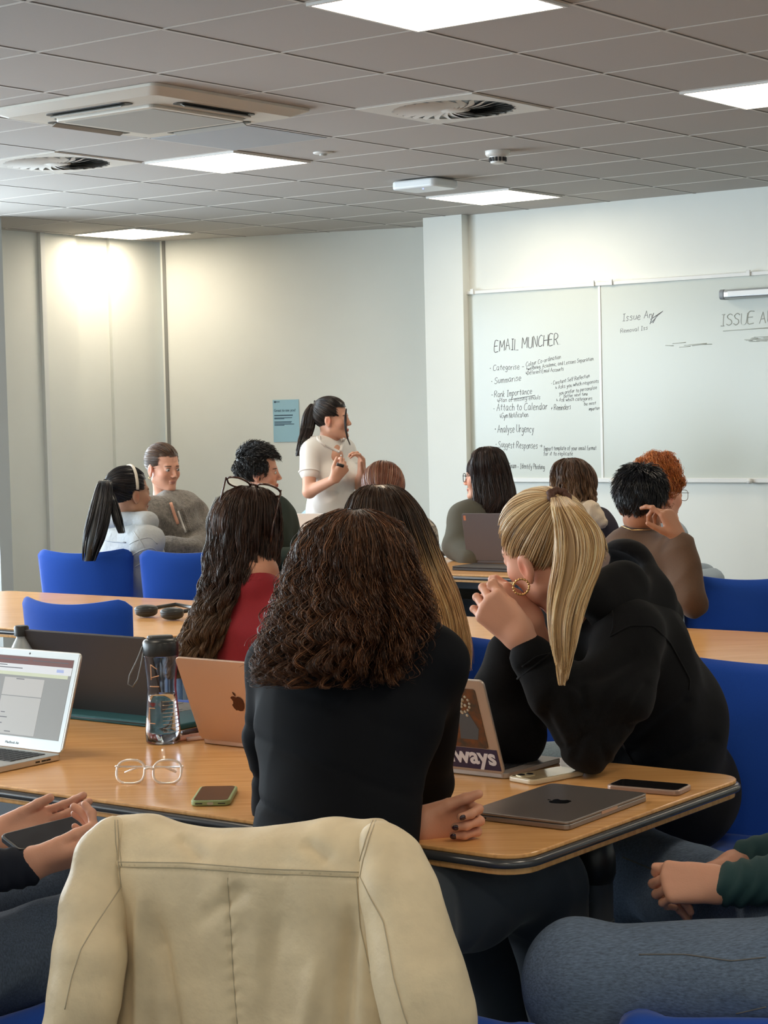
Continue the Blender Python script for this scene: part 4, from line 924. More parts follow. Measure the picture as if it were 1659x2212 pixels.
def scalpcap(c,B,s,col,grow=1.04,front=.35,low=-.045,h=.006):
    """skull cap of hair-coloured surface, open at the face"""
    V,F=nets([E(c+(np.array((0,-.014,.037))*s)@B,np.array((.0785,.099,.087))*s*grow,.01,B)],h); l=(V-c)@B.T/s
    ok=((l[:,1]<.045)|(l[:,2]>.062-.0*l[:,1]))&(l[:,2]>low)&~((l[:,1]>-.02)&(l[:,2]<.012))
    keep=ok[F].all(1); return V,F[keep],np.tile(np.array(col,float),(len(V),1))
def hullpts(c,B,s,D,grow=1.05):
    """points on the skull ellipsoid for local unit directions D"""
    r=np.array((.0785,.099,.087))*grow; return c+((np.array((0,-.014,.037))+D*r)*s)@B
def sweep(c,B,s,n,target,M=20,seed=1,grow=(1.0,1.07),fmin=None,sag=.0,region=None,partx=None):
    """hair combed over the skull from the hairline towards a gathering point (local unit dir)"""
    g=np.random.default_rng(seed); out=[]; T=nz(target); st=[]
    while len(st)<n:
        D=g.normal(size=(n*3,3)); D/=np.linalg.norm(D,axis=1)[:,None]
        loc=np.array((0,-.014,.037))+D*np.array((.0785,.099,.087)); x,y,z=loc.T
        ok=~((y>.052)&(z<.075))&(z>-.052)&~((y>-.018)&(z<.010)&(np.abs(x)>.03))
        if region is not None: ok&=region(x,y,z)
        st+=list(D[ok])
    D=np.array(st[:n]); u=np.linspace(0,1,M)[None,:,None]; om=np.arccos(np.clip(D@T,-.98,1))[:,None,None]+1e-4
    W_=(np.sin((1-u)*om)*D[:,None]+np.sin(u*om)*T)/np.sin(om); W_/=np.linalg.norm(W_,axis=2,keepdims=True)
    gr=g.uniform(grow[0],grow[1],(n,1,1))+.02*u; r=np.array((.0785,.099,.087)); loc=np.array((0,-.014,.037))+W_*r*gr
    return c+(loc*s)@B,D
def tail(pts,rads,n,M=30,seed=1,flat=1.,wave=.003,fr=3,X=(1,0,0),Y=(0,1,0),tend=(.75,1.),clumps=40,spl=None,t0=(0,.03)):
    lv=[(p,r,r*flat) for p,r in zip(pts,rads)]
    # densify with smoothing
    P0=np.array(pts,float); R0=np.array(rads,float); d=np.r_[0,np.cumsum(np.linalg.norm(np.diff(P0,axis=0),axis=1))]; q=np.linspace(0,d[-1],24)
    Pq=np.stack([np.interp(q,d,P0[:,i]) for i in range(3)],1); Rq=np.interp(q,d,R0)
    for _ in range(2):
        Pq[1:-1]=.25*Pq[:-2]+.5*Pq[1:-1]+.25*Pq[2:]; Rq[1:-1]=.25*Rq[:-2]+.5*Rq[1:-1]+.25*Rq[2:]
    lv=[(p,r,r*flat) for p,r in zip(Pq,Rq)]
    pts_,k,t=loft(lv,n,M,(0,360),clumps,(0,wave),(fr*.8,fr*1.2),(.1,1.),tend,.4,0,seed,X,Y,.0012,t0,1.2)
    hull=lofthull(lv,.72,(1,1,1),X,Y); return pts_,k,t,hull
def person(label,base,group='people'):
    q=np.array([base[0],base[1],0.]); return thing('person',label,'person',q,'people in the classroom')
def hl(px_,d,hw,dep,dy=0): # hair level at pixel centre with half width in px
    return (P(px_[0],px_[1],d)+np.array([0,dy,0]),hw*d/FPX,dep)
def legs(hp,kL,kR,aL,aR,r=(.085,.062,.045),t=.0):
    r_=nz(np.array(kR)-np.array(kL)); return limb(hp-r_*.08,kL,aL,r,.04,t)+limb(hp+r_*.08,kR,aR,r,.04,t)
def shoe(name,a,d,m,parent):
    d=nz((d[0],d[1],0)); a=np.array(a,float); V,F=nets([C(a+[0,0,.035]-d*.04,a+[0,0,.03]+d*.06,.036,.034,.02),C(a+d*.06+[0,0,.03],a+d*.15+[0,0,.026],.034,.028,.02),C(a+[0,0,.04]-d*.03,a+[0,0,.08]-d*.03,.034,.034,.02)],.008); V[:,2]=np.maximum(V[:,2],.002)
    return mk(name,V,F,m,parent)
M_denim=mat('blue_denim',(.055,.082,.13),.85,noise=.35,nscale=420,bump=.35,bscale=900,stretch=(1,1,.35))
M_denimL=mat('light_denim',(.26,.34,.40),.85,noise=.2,nscale=260,bump=.3,bscale=700)
M_blk=mat('black_jersey',(.0035,.0042,.0065),.8,spec=.14,bump=.08,bscale=900)
M_fleece=mat('black_fleece',(.007,.007,.008),.9,noise=.3,nscale=700,bump=.35,bscale=900,sheen=.05,spec=.15)
M_slate=mat('slate_trousers',(.035,.045,.06),.85,bump=.2,bscale=600,sheen=.15)
M_darkshoe=mat('shoe_dark',(.03,.03,.032),.5)
def fullbody(root,head,hb,s,neck,sL,sR,hp,key,hands=(),arms=(),kn=None,an=None,detail=True,res=.0042,lip=(.42,.14,.12),brow=(.05,.03,.02),bres=.016,nr=.052,hres=.0032,brows=True,male=False):
    ms=skin(key[0],key[1]); pr,R,m=torso(sL,sR,hp,-.012); pr+=[C(neck,m,nr*.95,.06,.03)]
    for a in arms: pr+=limb(a[0],a[1],a[2],(.038,.030,.022),.02)
    if kn: pr+=legs(np.array(hp),kn[0],kn[1],an[0],an[1],(.075,.052,.038))
    hp_=headprims(head,hb,s,detail)+[C(head+(np.array((0,-.022,-.045))*s)@hb,neck,nr*s,nr,.02),C(neck,m-[0,0,.01],nr,.055,.03)]
    ch=[(pr,bres),(hp_,res)]
    for h_ in hands: ch.append((h_,hres))
    V,F=chunks(ch); col=skincol(V,head,hb,s,key[1],lip,brow,brows=brows)
    return mk('body',V,F,ms,root,col=col)

from mathutils.bvhtree import BVHTree
_bv={}
def onmesh(ob,x,y,lift=.0005):
    best=None
    for o in (ob if isinstance(ob,(list,tuple)) else [ob]):
        if o.name not in _bv:
            V=np.empty(len(o.data.vertices)*3); o.data.vertices.foreach_get('co',V); V=V.reshape(-1,3)+ORG[o.name]
            _bv[o.name]=BVHTree.FromPolygons([tuple(v) for v in V],[tuple(p.vertices) for p in o.data.polygons])
        h=_bv[o.name].ray_cast(Vector(CAM),Vector(nz(ray(x,y))))
        if h[0] is not None and (best is None or h[3]<best[1]): best=(np.array(h[0])+np.array(h[1])*lift,h[3])
    return None if best is None else best[0]
def proj_seam(name,ob,pp,m,parent,r=.0012,n=None):
    pp=np.array(pp,float); L=np.r_[0,np.cumsum(np.hypot(*np.diff(pp,axis=0).T))]; n=n or max(8,int(L[-1]/6)); t_=np.linspace(0,L[-1],n)
    q=[onmesh(ob,np.interp(a,L,pp[:,0]),np.interp(a,L,pp[:,1])) for a in t_]; q=[a for a in q if a is not None]
    if len(q)<4: return
    q=np.array(q); q[1:-1]=.25*q[:-2]+.5*q[1:-1]+.25*q[2:]
    f=MB(); f.tube(q,r,6); return f.build(name,m,parent)
def topcover(root,hd,hb,s,n,seed,cols,mname,rad):
    pts,_=sweep(hd,hb,s,n,(0,-.35,-.94),18,seed=seed+500,grow=(1.03,1.07),region=lambda x,y,z:z>.0); g_=np.random.default_rng(seed)
    strands('crown_hair',pts,rad,pal(n,cols,[1]*len(cols),.2,g_),M_hair(mname),root,scalpcap(hd,hb,s,np.array(cols[0])*.7,1.03),tip=.6)
# ================================================================ PEOPLE : the scene
FAIR=('fair',(.66,.32,.205)); PINK=('rosy',(.74,.38,.26)); TAN=('tan',(.42,.20,.12)); OLIVE=('olive',(.48,.26,.165))
# ---------- woman in black, curly hair (front, seen from behind)
hd=P(768,1262,3.52); hb=hbasis((.15,1,-.12)); 
sL=P(594,1436,3.60); sR=P(945,1430,3.46); hp=P(700,2010,3.30)
kL=P(1005,1905,3.78); kR=P(1165,1905,3.62); aL=P(1120,2300,3.95); aR=P(1260,2330,3.8)
A=person('person in a black long-sleeved top with shoulder-length curly brown hair, back to us',hp)
eR=P(925,1690,3.68); wR_=P(880,1740,3.70); eL=P(600,1745,3.66); wL_=P(912,1786,3.44)
hw_=P(905,1785,3.43)
hpr,tips=hand(hw_,(1,.1,.10),(.1,1,.15),(-.12,-.1,1),s=.98,spread=2,thumb=(.42,.9,12),each=[(72,62,30),(80,75,35),(82,75,40),(84,75,40)])
hpr.append(C(hw_,P(865,1783,3.46),.026,.03,.02))
fullbody(A,hd,hb,1.,P(768,1385,3.52),sL,sR,hp,FAIR,[hpr],[(sR,eR,wR_),(sL,eL,wL_)],(kL,kR),(aL,aR),detail=False,res=.008)
for p,d,n,r in tips:
    if True:
        V,F=nets([E(p+n*r*.75-d*.002,(.0068,.0055,.0022),.001,np.array([nz(d),nz(np.cross(n,d)),nz(n)]))],.0013); mk('fingernail',V,F,mat('dark_nail',(.035,.008,.014),.12,coat=.6),A)
for k,(px_,py_) in enumerate(((1030,1754),(1037,1778))):
    q=P(px_,py_,3.42); f=MB(); f.tube([q+[.003*math.sin(a),.010*math.cos(a),.011*math.sin(a)] for a in np.linspace(0,6.28,19)[:-1]],.0013,6,closed=True); f.build('ring',mat('silver_metal',(.75,.74,.72),.2,metal=1),A)
pr,R,m=torso(sL,sR,hp,.012,1.14,.95)
t_=[C(sR,eR,.050,.044,.03),C(eR,wR_,.046,.036,.02),C(sL,P(582,1590,3.62),.048,.047,.03),C(P(582,1590,3.62),eL,.047,.045,.02),C(eL,P(875,1786,3.5),.045,.034,.02),C(P(860,1786,3.49),P(905,1786,3.445),.034,.0315,.01)]
waistR=P(800,1790,3.42)
pr+=t_+[C(P(768,1400,3.54),P(768,1440,3.54),.062,.08,.04)]
def Afold(V):
    u=(V[:,2]-.62)/.5; x=V[:,0]; side=np.clip(1-np.abs(u-.35)/.5,0,1)
    return -.006*side*np.maximum(0,np.sin(V[:,2]*62+x*14+1.2*np.sin(x*9)))**6*np.clip((-x+.12)*4,0.1,1)
cloth('long_sleeved_top',pr,.0075,M_blk,A,.0025,5,3,axis=(1,0,0),extra=Afold,sm=3)
lp=legs(hp,kL,kR,aL,aR,(.098,.074,.085),.0)
cloth('trousers',lp+[E(hp,(.2,.15,.12),.05)],.012,M_slate,A,.010,5,8,axis=(0,0,1))
for a in(aL,aR): shoe('shoe',(a[0],a[1],0),(.6,.8),mat('brown_boot',(.16,.06,.03),.5),A)
g=np.random.default_rng(11)
lvA=[hl((766,1100),3.52,22,.02),hl((766,1112),3.52,62,.06),hl((765,1135),3.52,100,.088),hl((764,1180),3.52,124,.108),hl((760,1250),3.52,143,.118,.0),hl((762,1310),3.50,164,.122,-.01),hl((752,1365),3.48,176,.12,-.02),hl((735,1415),3.47,176,.11,-.03),hl((722,1462),3.46,160,.10,-.035)]
pts,k,t=loft(lvA,9600,52,(0,360),280,(.0004,.0150),(5,9),(.55,1.04),(.70,1.05),.75,1.1,11,jit=.002,late=1.7,phis=.07)
p2,_,_=loft(lvA,700,52,(0,360),500,(.001,.022),(4,8),(.92,1.07),(.7,1.09),.1,1.0,12,jit=.004,late=1.3,phis=.3)
pts=np.concatenate([pts,p2]); kc=np.random.default_rng(4).normal(size=300)[k]
cols=pal(10300,[(.062,.023,.010),(.12,.045,.018),(.27,.12,.055),(.028,.012,.007)],[.42,.34,.12,.12],.2,g); cols[:9600]*=np.clip(1+.30*kc,.4,1.9)[:,None]
V,F,c_=lofthull(lvA[:-1],.74,(.022,.011,.007)); strands('hair',pts,.00062,cols,M_hair('curly_brown_hair',.36),A,(V,F,c_),tip=.4)
sc_=scalpcap(hd,hb,1.,(.03,.014,.008),1.02,h=.008); mk('scalp_hair',sc_[0],sc_[1],M_hair('curly_brown_hair'),A,col=sc_[2])
# ---------- woman with long dark wavy hair, red sweatshirt
hd=P(532,1160,4.97); hb=hbasis((.35,.93,.02)); sL=P(478,1402,5.0); sR=P(668,1345,4.8); hp=P(590,1690,4.95)
Cc=person('person in dark red sweatshirt with long wavy hair and glasses on the head',hp)
kL=hp+[.1,.42,.02]; kR=hp+[.35,.36,.02]; aL=hp+[.12,.45,-.44]; aR=hp+[.38,.4,-.44]
fullbody(Cc,hd,hb,.97,P(552,1240,4.9),sL,sR,hp,FAIR,[],[(sL,P(455,1600,4.85),P(560,1640,4.6)),(sR,P(700,1600,4.7),P(640,1640,4.5))],(kL,kR),(aL,aR),detail=False,res=.007)
pr,R,m=torso(sL,sR,hp,.022,1.05,1.0)
pr+=[C(sL,P(458,1600,4.85),.062,.055,.03),C(P(458,1600,4.85),P(540,1640,4.62),.055,.045,.03),C(sR,P(700,1600,4.7),.062,.055,.03),C(P(556,1275,4.88),P(556,1330,4.9),.062,.10,.04)]
cloth('sweatshirt',pr,.009,mat('red_cotton',(.27,.010,.018),.85,noise=.1,nscale=500,bump=.2,bscale=700,sheen=.1),Cc,.008,5,21)
cloth('jeans',legs(hp,kL,kR,aL,aR,(.1,.075,.06)),.016,M_denim,Cc,.005,6,5)
for a in(aL,aR): shoe('shoe',(a[0],a[1],0),(.4,.9),M_darkshoe,Cc)
d=4.95
lvC=[hl((540,1048),d,18,.02),hl((538,1056),d,42,.055),hl((534,1075),d,64,.08),hl((530,1110),d,76,.095),hl((527,1160),d,78,.098),hl((520,1220),d,80,.09,-.02),hl((502,1270),d,68,.075,-.05),hl((474,1320),d,55,.06,-.07),hl((446,1370),d,48,.055,-.08),hl((424,1415),d,40,.05,-.08),hl((414,1450),d,34,.04,-.08)]
pts,k,t=loft(lvC,5200,44,(0,360),150,(.0005,.021),(5,8),(.6,1.),(.80,1.03),.8,.8,21,jit=.0018,late=1.5,phis=.08)
c0=pal(5200,[(.045,.020,.012),(.075,.034,.020),(.028,.013,.009)],[.45,.3,.25],.2,g); c1=pal(5200,[(.32,.20,.115),(.17,.095,.05)],[.6,.4],.2,g)
mx=np.clip((t-.55)/.35,0,1)[...,None]*.75; cols=c0[:,None]*(1-mx)+c1[:,None]*mx
strands('hair',pts,.00085,cols,M_hair('wavy_brown_hair',.34),Cc,lofthull(lvC[:-1],.80,(.022,.011,.008)),tip=.4)
topcover(Cc,hd,hb,.97,1500,21,[(.05,.022,.013),(.085,.04,.023)],'wavy_brown_hair',.00085)
lv2=[hl((575,1100),d,18,.02,-.03),hl((583,1160),d,20,.03,-.04),hl((580,1210),d,17,.025,-.05),hl((586,1256),d,9,.02,-.06)]
pts,k,t=loft(lv2,700,26,(0,360),30,(.001,.006),(3,5),(.2,1),(.8,1),.5,0,23); strands('hair_lock',pts,.00085,pal(700,[(.05,.022,.013),(.09,.04,.024)],[.6,.4],.2,g),M_hair('wavy_brown_hair'),Cc)
tq=P(549,1050,4.93); 
spectacles('sunglasses','dark tortoiseshell glasses pushed up on the long-haired head',tq,(.95,-.1,-.24),(-.05,-.80,.5),(.22,.35,.9),mat('tortoiseshell',(.055,.018,.010),.15,coat=.5),s=1.15,fold='back',lens=mat('lens_tint',(.92,.86,.80),.0,trans=1,ior=1.08),th=.0026)
# ---------- woman with long ombre hair behind
hd=P(826,1160,4.98); hb=hbasis((.25,.95,0)); sL=P(730,1345,5.1); sR=P(945,1345,4.95); hp=P(840,1720,4.9)
D=person('person with very long straight hair fading from brown to golden blonde, back to us',hp)
kL=hp+[.0,.42,.02]; kR=hp+[.25,.36,.02]; aL=hp+[.02,.45,-.44]; aR=hp+[.28,.4,-.44]
fullbody(D,hd,hb,.98,P(835,1250,4.98),sL,sR,hp,FAIR,[],[(sL,P(710,1560,5),P(780,1640,4.8)),(sR,P(960,1560,4.9),P(900,1640,4.75))],(kL,kR),(aL,aR),detail=False,res=.008)
pr,R,m=torso(sL,sR,hp,.018); pr+=limb(sL,P(710,1560,5),P(780,1640,4.8),(.05,.045,.04),.03,.008)+limb(sR,P(960,1560,4.9),P(900,1640,4.75),(.05,.045,.04),.03,.008)
cloth('dark_top',pr,.012,M_blk,D,.005,5,31); cloth('jeans',legs(hp,kL,kR,aL,aR,(.1,.075,.06)),.016,M_denim,D,.005,6,5)
for a in(aL,aR): shoe('shoe',(a[0],a[1],0),(.3,.9),M_darkshoe,D)
d=4.92
lvD=[hl((818,1047),d,20,.02),hl((820,1054),d,44,.055),hl((822,1070),d,62,.078),hl((828,1100),d,80,.095),hl((838,1150),d,92,.10),hl((858,1215),d,99,.09,-.01),hl((878,1275),d,106,.085,-.03),hl((893,1335),d,112,.08,-.04),hl((902,1390),d,112,.07,-.045),hl((912,1445),d,104,.055,-.05)]
pts,k,t=loft(lvD,5600,40,(0,360),150,(.0005,.005),(2,4),(.6,1.),(.88,1.04),.45,.1,31,jit=.0022,phis=.14)
c0=pal(5600,[(.050,.024,.014),(.085,.045,.026),(.13,.075,.045),(.03,.015,.01)],[.4,.3,.1,.2],.2,g); c1=pal(5600,[(.78,.46,.19),(.90,.62,.32),(.55,.29,.12)],[.5,.3,.2],.15,g)
mx=np.clip((t-.34+.06*g.normal(size=(5600,1)))/.22,0,1)[...,None]; strands('hair',pts,.00085,c0[:,None]*(1-mx)+c1[:,None]*mx,M_hair('ombre_hair',.33),D,lofthull(lvD[:-1],.8,(.20,.11,.05)),tip=.35)
topcover(D,hd,hb,.98,1500,31,[(.055,.026,.015),(.10,.052,.03)],'ombre_hair',.00085)
# ---------- woman with blonde ponytail, black hooded top
hd=P(1178,1186,4.12); hb=hbasis((-.66,.74,-.16),(-.26,-.20,1)); s=1.03
sL=P(1362,1378,4.04); sR=P(1240,1350,4.42); hp=P(1460,1712,4.50)
B=person('person with blonde ponytail and gold hoop earring in a black hooded top',hp)
eL=P(1278,1592,3.97); wL_=P(1128,1385,3.98); eR=P(1105,1590,4.12); wR_=P(1112,1405,4.16)
kL=hp+[-.42,-.10,.03]; kR=hp+[-.42,.12,.03]; aL=kL+[.02,0,-.47]; aR=kR+[.02,0,-.47]
h1,tp1=hand(P(1124,1374,3.98),(-.62,.02,.62),(-.25,-1,.0),(.72,.0,.72),s=1.0,spread=7,thumb=(.25,.9,40),each=[(62,70,35),(58,68,35),(56,68,35),(52,62,35)])
h1.append(C(P(1124,1374,3.98),P(1160,1425,3.98),.027,.03,.02))
h2,tp2=hand(P(1148,1345,4.14),(-.78,-.25,.62),(-.35,-.9,.5),(.6,.2,.8),s=.98,spread=3,thumb=(.3,.9,30),each=[(55,75,40),(62,80,40),(66,82,40),(70,82,40)])
h2.append(C(P(1148,1345,4.14),P(1165,1400,4.18),.026,.03,.02))
fullbody(B,hd,hb,s,P(1235,1290,4.16),sL,sR,hp,PINK,[h1,h2],[(sL,eL,wL_),(sR,eR,wR_)],(kL,kR),(aL,aR),detail=True,res=.0034,nr=.056,hres=.0028,brow=(.2,.12,.07))
pr,R,m=torso(sL,sR,hp,.016,1.0,1.0)
pr+=[C(sL,P(1325,1500,3.98),.070,.072,.04),C(P(1325,1500,3.98),eL,.074,.058,.04),C(eL,P(1205,1490,3.97),.064,.060,.035),C(P(1205,1490,3.97),P(1150,1420,3.98),.058,.047,.02),
     C(sR,eR,.078,.066,.03),C(eR,P(1075,1500,4.14),.066,.060,.03),C(P(1075,1500,4.14),P(1095,1410,4.16),.056,.042,.02),
     C(P(1385,1400,4.2),P(1430,1560,4.32),.105,.115,.08),C(P(1430,1560,4.32),P(1450,1700,4.42),.115,.108,.08),E(P(1452,1712,4.44),(.112,.13,.075),.05)]
def Bf0(V):
    e=eL; r=np.linalg.norm(V-e,axis=1); a=np.arctan2(V[:,2]-e[2]-.03,V[:,0]-e[0]); return -.010*np.exp(-(r/.16)**2)*np.maximum(0,np.sin(a*5+r*20))**3
def Bf(V):
    r=V-CAM; z=r@FWD; u=829.5+FPX*(r@RT)/z; v=1106-FPX*(r@UP)/z; d=Bf0(V)
    for L_s,w_,h_ in(([(1222,1470),(1180,1540),(1215,1610)],12,-.010),([(1222,1470),(1235,1540),(1255,1590),(1245,1625)],10,-.009),([(1222,1475),(1260,1490),(1268,1530),(1240,1555)],10,-.010),([(1215,1475),(1290,1462),(1370,1420)],14,-.007),([(1340,1530),(1300,1600)],16,-.006),([(1400,1480),(1330,1590)],12,-.007),([(1480,1520),(1390,1600),(1340,1640)],16,-.007),([(1540,1600),(1450,1640),(1400,1660)],14,-.006),([(1130,1445),(1190,1425)],8,-.006)):
        for a,b_ in zip(L_s[:-1],L_s[1:]):
            a=np.array(a,float); dd=np.array(b_,float)-a; L=np.hypot(*dd); t_=np.clip(((u-a[0])*dd[0]+(v-a[1])*dd[1])/L**2,0,1); q=np.hypot(u-a[0]-t_*dd[0],v-a[1]-t_*dd[1]); d=np.minimum(d,h_*np.exp(-(q/w_)**2)+.3*d)
    return d
cloth('hooded_top',pr,.0075,M_fleece,B,.009,3.6,41,extra=Bf,sm=3)
V,F=nets([C(P(1288,1300,4.05),P(1345,1262,4.12),.045,.055,.04),C(P(1250,1300,4.22),P(1345,1235,4.28),.05,.055,.05),C(P(1345,1235,4.28),P(1395,1300,4.20),.062,.06,.05),C(P(1395,1300,4.20),P(1330,1345,4.08),.05,.045,.05),C(P(1345,1245,4.30),P(1425,1335,4.26),.055,.05,.04),SUB(E(P(1305,1228,4.24),(.075,.10,.035),.03))],.0075)
V=V+vnormals(V,F)*(.006*wav(V,9,6))[:,None]; mk('hood',V,F,M_fleece,B)
for c_ in(((1098,1406),(1160,1435)),):
    pass
HT=[o for o in B.children if o.name.startswith('hooded_top')][0]
for pp in ([(1322,1310),(1326,1355),(1318,1375)],[(1318,1375),(1360,1352),(1410,1352),(1445,1385),(1470,1430),(1490,1468),(1488,1490)],[(1128,1440),(1160,1418),(1190,1412)],[(1340,1600),(1368,1648)]):
    proj_seam('seam',HT,pp,M_fleece,B,.0022)
f=MB(); sm=[P(1395,1325,4.06)+[0,-.05,0],P(1440,1365,4.04)+[0,-.055,0],P(1478,1420,4.06)+[0,-.055,0],P(1490,1470,4.10)+[0,-.06,0]]; 
cuffc=nz(P(1205,1490,3.97)-P(1150,1420,3.98))
for ctr_,ax_,r_ in((P(1160,1433,3.98),cuffc,.051),):
    x_=nz(np.cross(ax_,(0,1,0))); y_=np.cross(ax_,x_); f=MB(); f.tube([ctr_+r_*(x_*math.cos(a)+y_*math.sin(a)) for a in np.linspace(0,6.283,33)[:-1]],.0022,6,closed=True); f.build('cuff_seam',M_fleece,B)
cloth('jeans',legs(hp,kL,kR,aL,aR,(.1,.075,.06))+[E(hp+[.0,.03,-.02],(.12,.14,.09),.04)],.014,M_denimL,B,.006,6,5)
for a in(aL,aR): shoe('shoe',(a[0],a[1],0),(-1,0),M_darkshoe,B)
tdir=nz((-.05,-.72,.70)); pts,Dd=sweep(hd,hb,s,4200,tdir,26,seed=5,grow=(1.0,1.055))
cols=pal(4200,[(.66,.43,.21),(.84,.60,.34),(.42,.25,.11),(.24,.14,.065),(.92,.74,.48)],[.3,.25,.2,.1,.15],.12,g)
V,F,c_=scalpcap(hd,hb,s,(.34,.22,.12),1.0,h=.005); mh=M_hair('blonde_hair',.3); strands('hair',pts,.0007,cols,mh,B,(V,F,c_),tip=.8)
tb=hullpts(hd,hb,s,tdir,1.10)
tp=[tb,P(1222,1098,3.93),P(1246,1130,3.92),P(1256,1180,3.90),P(1246,1232,3.89),P(1228,1285,3.87),P(1220,1340,3.85),P(1217,1400,3.84),P(1214,1480,3.84)]
mpx=lambda v: v*3.9/FPX
pts,k,t,hull=tail(tp,[mpx(16),mpx(30),mpx(46),mpx(54),mpx(50),mpx(42),mpx(35),mpx(27),mpx(5)],3600,40,51,.8,.004,2,tend=(.78,1.0),clumps=60)
cols=pal(3600,[(.72,.47,.22),(.88,.64,.36),(.52,.31,.13),(.95,.78,.52),(.34,.19,.09)],[.3,.28,.18,.14,.1],.12,g)
strands('ponytail',pts,.0007,cols,mh,B,(hull[0],hull[1],hull[2]*np.array((.45,.29,.15))),tip=.5)
tp=[tb+[.01,-.01,-.01],P(1250,1110,3.97),P(1282,1150,3.98),P(1296,1195,3.98),P(1300,1214,3.98)]
pts,k,t,hull=tail(tp,[mpx(14),mpx(20),mpx(22),mpx(16),mpx(8)],900,22,52,.8,.005,1.5); strands('ponytail_layer',pts,.0007,pal(900,[(.66,.47,.26),(.80,.62,.38),(.45,.28,.14)],[.4,.35,.25],.12,g),mh,B)
sx_=nz(np.cross(tb-hd,(0,0,1))); sy_=nz(np.cross(tb-hd,sx_)); f=MB(); f.tube([tb+(sx_*math.cos(a)+sy_*math.sin(a))*(.018+.003*math.sin(a*7)) for a in np.linspace(0,6.283,41)[:-1]],.0075,8,closed=True); f.build('hair_tie',mat('brown_scrunchie',(.09,.035,.02),.7,bump=.5,bscale=200),B)
lobe=hd+(np.array((-.080,-.002,-.050))*s)@hb
q=P(1126,1268,(lobe[1]-.010)); f=MB(); f.tube([q+[.0165*math.sin(a),-.004*math.cos(a),.0165*math.cos(a)+.0008*math.sin(a*18)] for a in np.linspace(0,6.283,73)[:-1]],[.0021+.0008*math.sin(i*1.57) for i in range(72)],8,closed=True)
f.build('earring',mat('gold',(.85,.55,.22),.18,metal=1),B)
# ---------- K: auburn head behind, floral top
hd=P(829,1066,7.45); hb=hbasis((.1,1,0)); sL=P(765,1165,7.4); sR=P(905,1160,7.4); hp=P(835,1440,7.35)
K=person('person with smooth auburn hair and a black and cream floral top, back to us',hp)
def simple(root,hd,hb,s,neck,sL,sR,hp,key,top,face=(0,1),hands=(),arms=None,t=.02,res=.006,detail=False,legm=None,seedc=1,w=1.,fold=.005,toph=.011,**k):
    f=nz((face[0],face[1],0)); r=np.array([f[1],-f[0],0]); kL=hp+f*.42-r*.1+[0,0,.02]; kR=hp+f*.42+r*.1+[0,0,.02]; aL=kL-f*.02-[0,0,kL[2]-.07]; aR=kR-f*.02-[0,0,kR[2]-.07]
    if arms is None:
        arms=[]
        for S,q in((sL,-1),(sR,1)):
            e=S-[0,0,.27]+r*q*.03+f*.05; e[2]=max(e[2],.78); arms.append((S,e,e+f*.22-r*q*.08+[0,0,.0]))
    fullbody(root,hd,hb,s,neck,sL,sR,hp,key,hands,arms,(kL,kR),(aL,aR),detail=detail,res=res,**k)
    pr,R,m=torso(sL,sR,hp,t,w)
    for a in arms: pr+=limb(a[0],a[1],a[1]+(a[2]-a[1])*.92,(.046,.040,.034),.03,t*.8)
    cloth(top[0],pr,toph,top[1],root,fold,5,seedc)
    cloth('trousers',legs(hp,kL,kR,aL,aR,(.1,.075,.06)),.018,legm or M_denim,root,.005,6,5)
    for a in(aL,aR): shoe('shoe',(a[0],a[1],0),f,M_darkshoe,root)
    return arms
M_flor=mat('floral_cloth',(.02,.02,.02),.8,col2=(.55,.50,.42),nscale=75)
simple(K,hd,hb,.97,P(829,1135,7.45),sL,sR,hp,FAIR,('floral_top',M_flor),(.1,1),seedc=61,w=1.12,t=.028)
pts,Dd=sweep(hd,hb,.97,1600,(0,-.55,-.65),20,seed=6,grow=(1.02,1.08)); strands('hair',pts,.0012,pal(1600,[(.17,.055,.028),(.25,.10,.055),(.11,.035,.02),(.38,.22,.15)],[.4,.3,.22,.08],.15,g),M_hair('auburn_hair'),K,scalpcap(hd,hb,.97,(.12,.04,.02),1.02),tip=.8)
# ---------- L: dark hair, round glasses, looking left
hd=P(1046,1030,9.95); hb=hbasis((-.93,.30,.0)); sL=P(1000,1122,9.85); sR=P(1085,1118,10.1); hp=P(1050,1320,10.0)
L_=person('person in round glasses with long dark hair and an olive hooded top, looking left',hp)
simple(L_,hd,hb,.98,P(1050,1078,9.98),sL,sR,hp,PINK,('hooded_top',mat('olive_cotton',(.10,.095,.075),.9,bump=.2,bscale=500)),(-.5,-.8),detail=True,res=.004,seedc=71,arms=[(sL,P(985,1180,9.75),P(1020,1205,9.6)),(sR,P(1105,1180,10),P(1060,1205,9.65))],t=.032)
spectacles('x','x',hd+(np.array((0,.098,-.002))*.98)@hb,hb[0],hb[2],hb[1],mat('dark_frame',(.02,.015,.015),.3),s=1.,par=L_,fold='back',th=.0018)
d=9.95
lvL=[hl((1052,964),d,8,.02),hl((1052,967),d,22,.055),hl((1051,977),d,36,.08),hl((1053,1000),d,44,.095),hl((1058,1030),d,46,.09),hl((1062,1060),d,48,.085,-.02),hl((1063,1085),d,50,.08,-.04),hl((1052,1110),d,42,.06,-.05),hl((1040,1128),d,36,.05,-.06)]
pts,k,t=loft(lvL,2300,26,(-152,118),90,(.001,.010),(2,4),(.7,1.),(.8,1.),.5,.3,71,phis=.12)
strands('hair',pts,.0016,pal(2300,[(.028,.013,.010),(.05,.024,.017),(.016,.008,.007)],[.4,.3,.3],.2,g),M_hair('dark_brown_hair'),L_,lofthull(lvL[:-2],.88,(.014,.008,.007),phi=(-148,112)),tip=.4)
topcover(L_,hd,hb,.98,700,71,[(.028,.013,.010),(.05,.024,.017)],'dark_brown_hair',.0014)
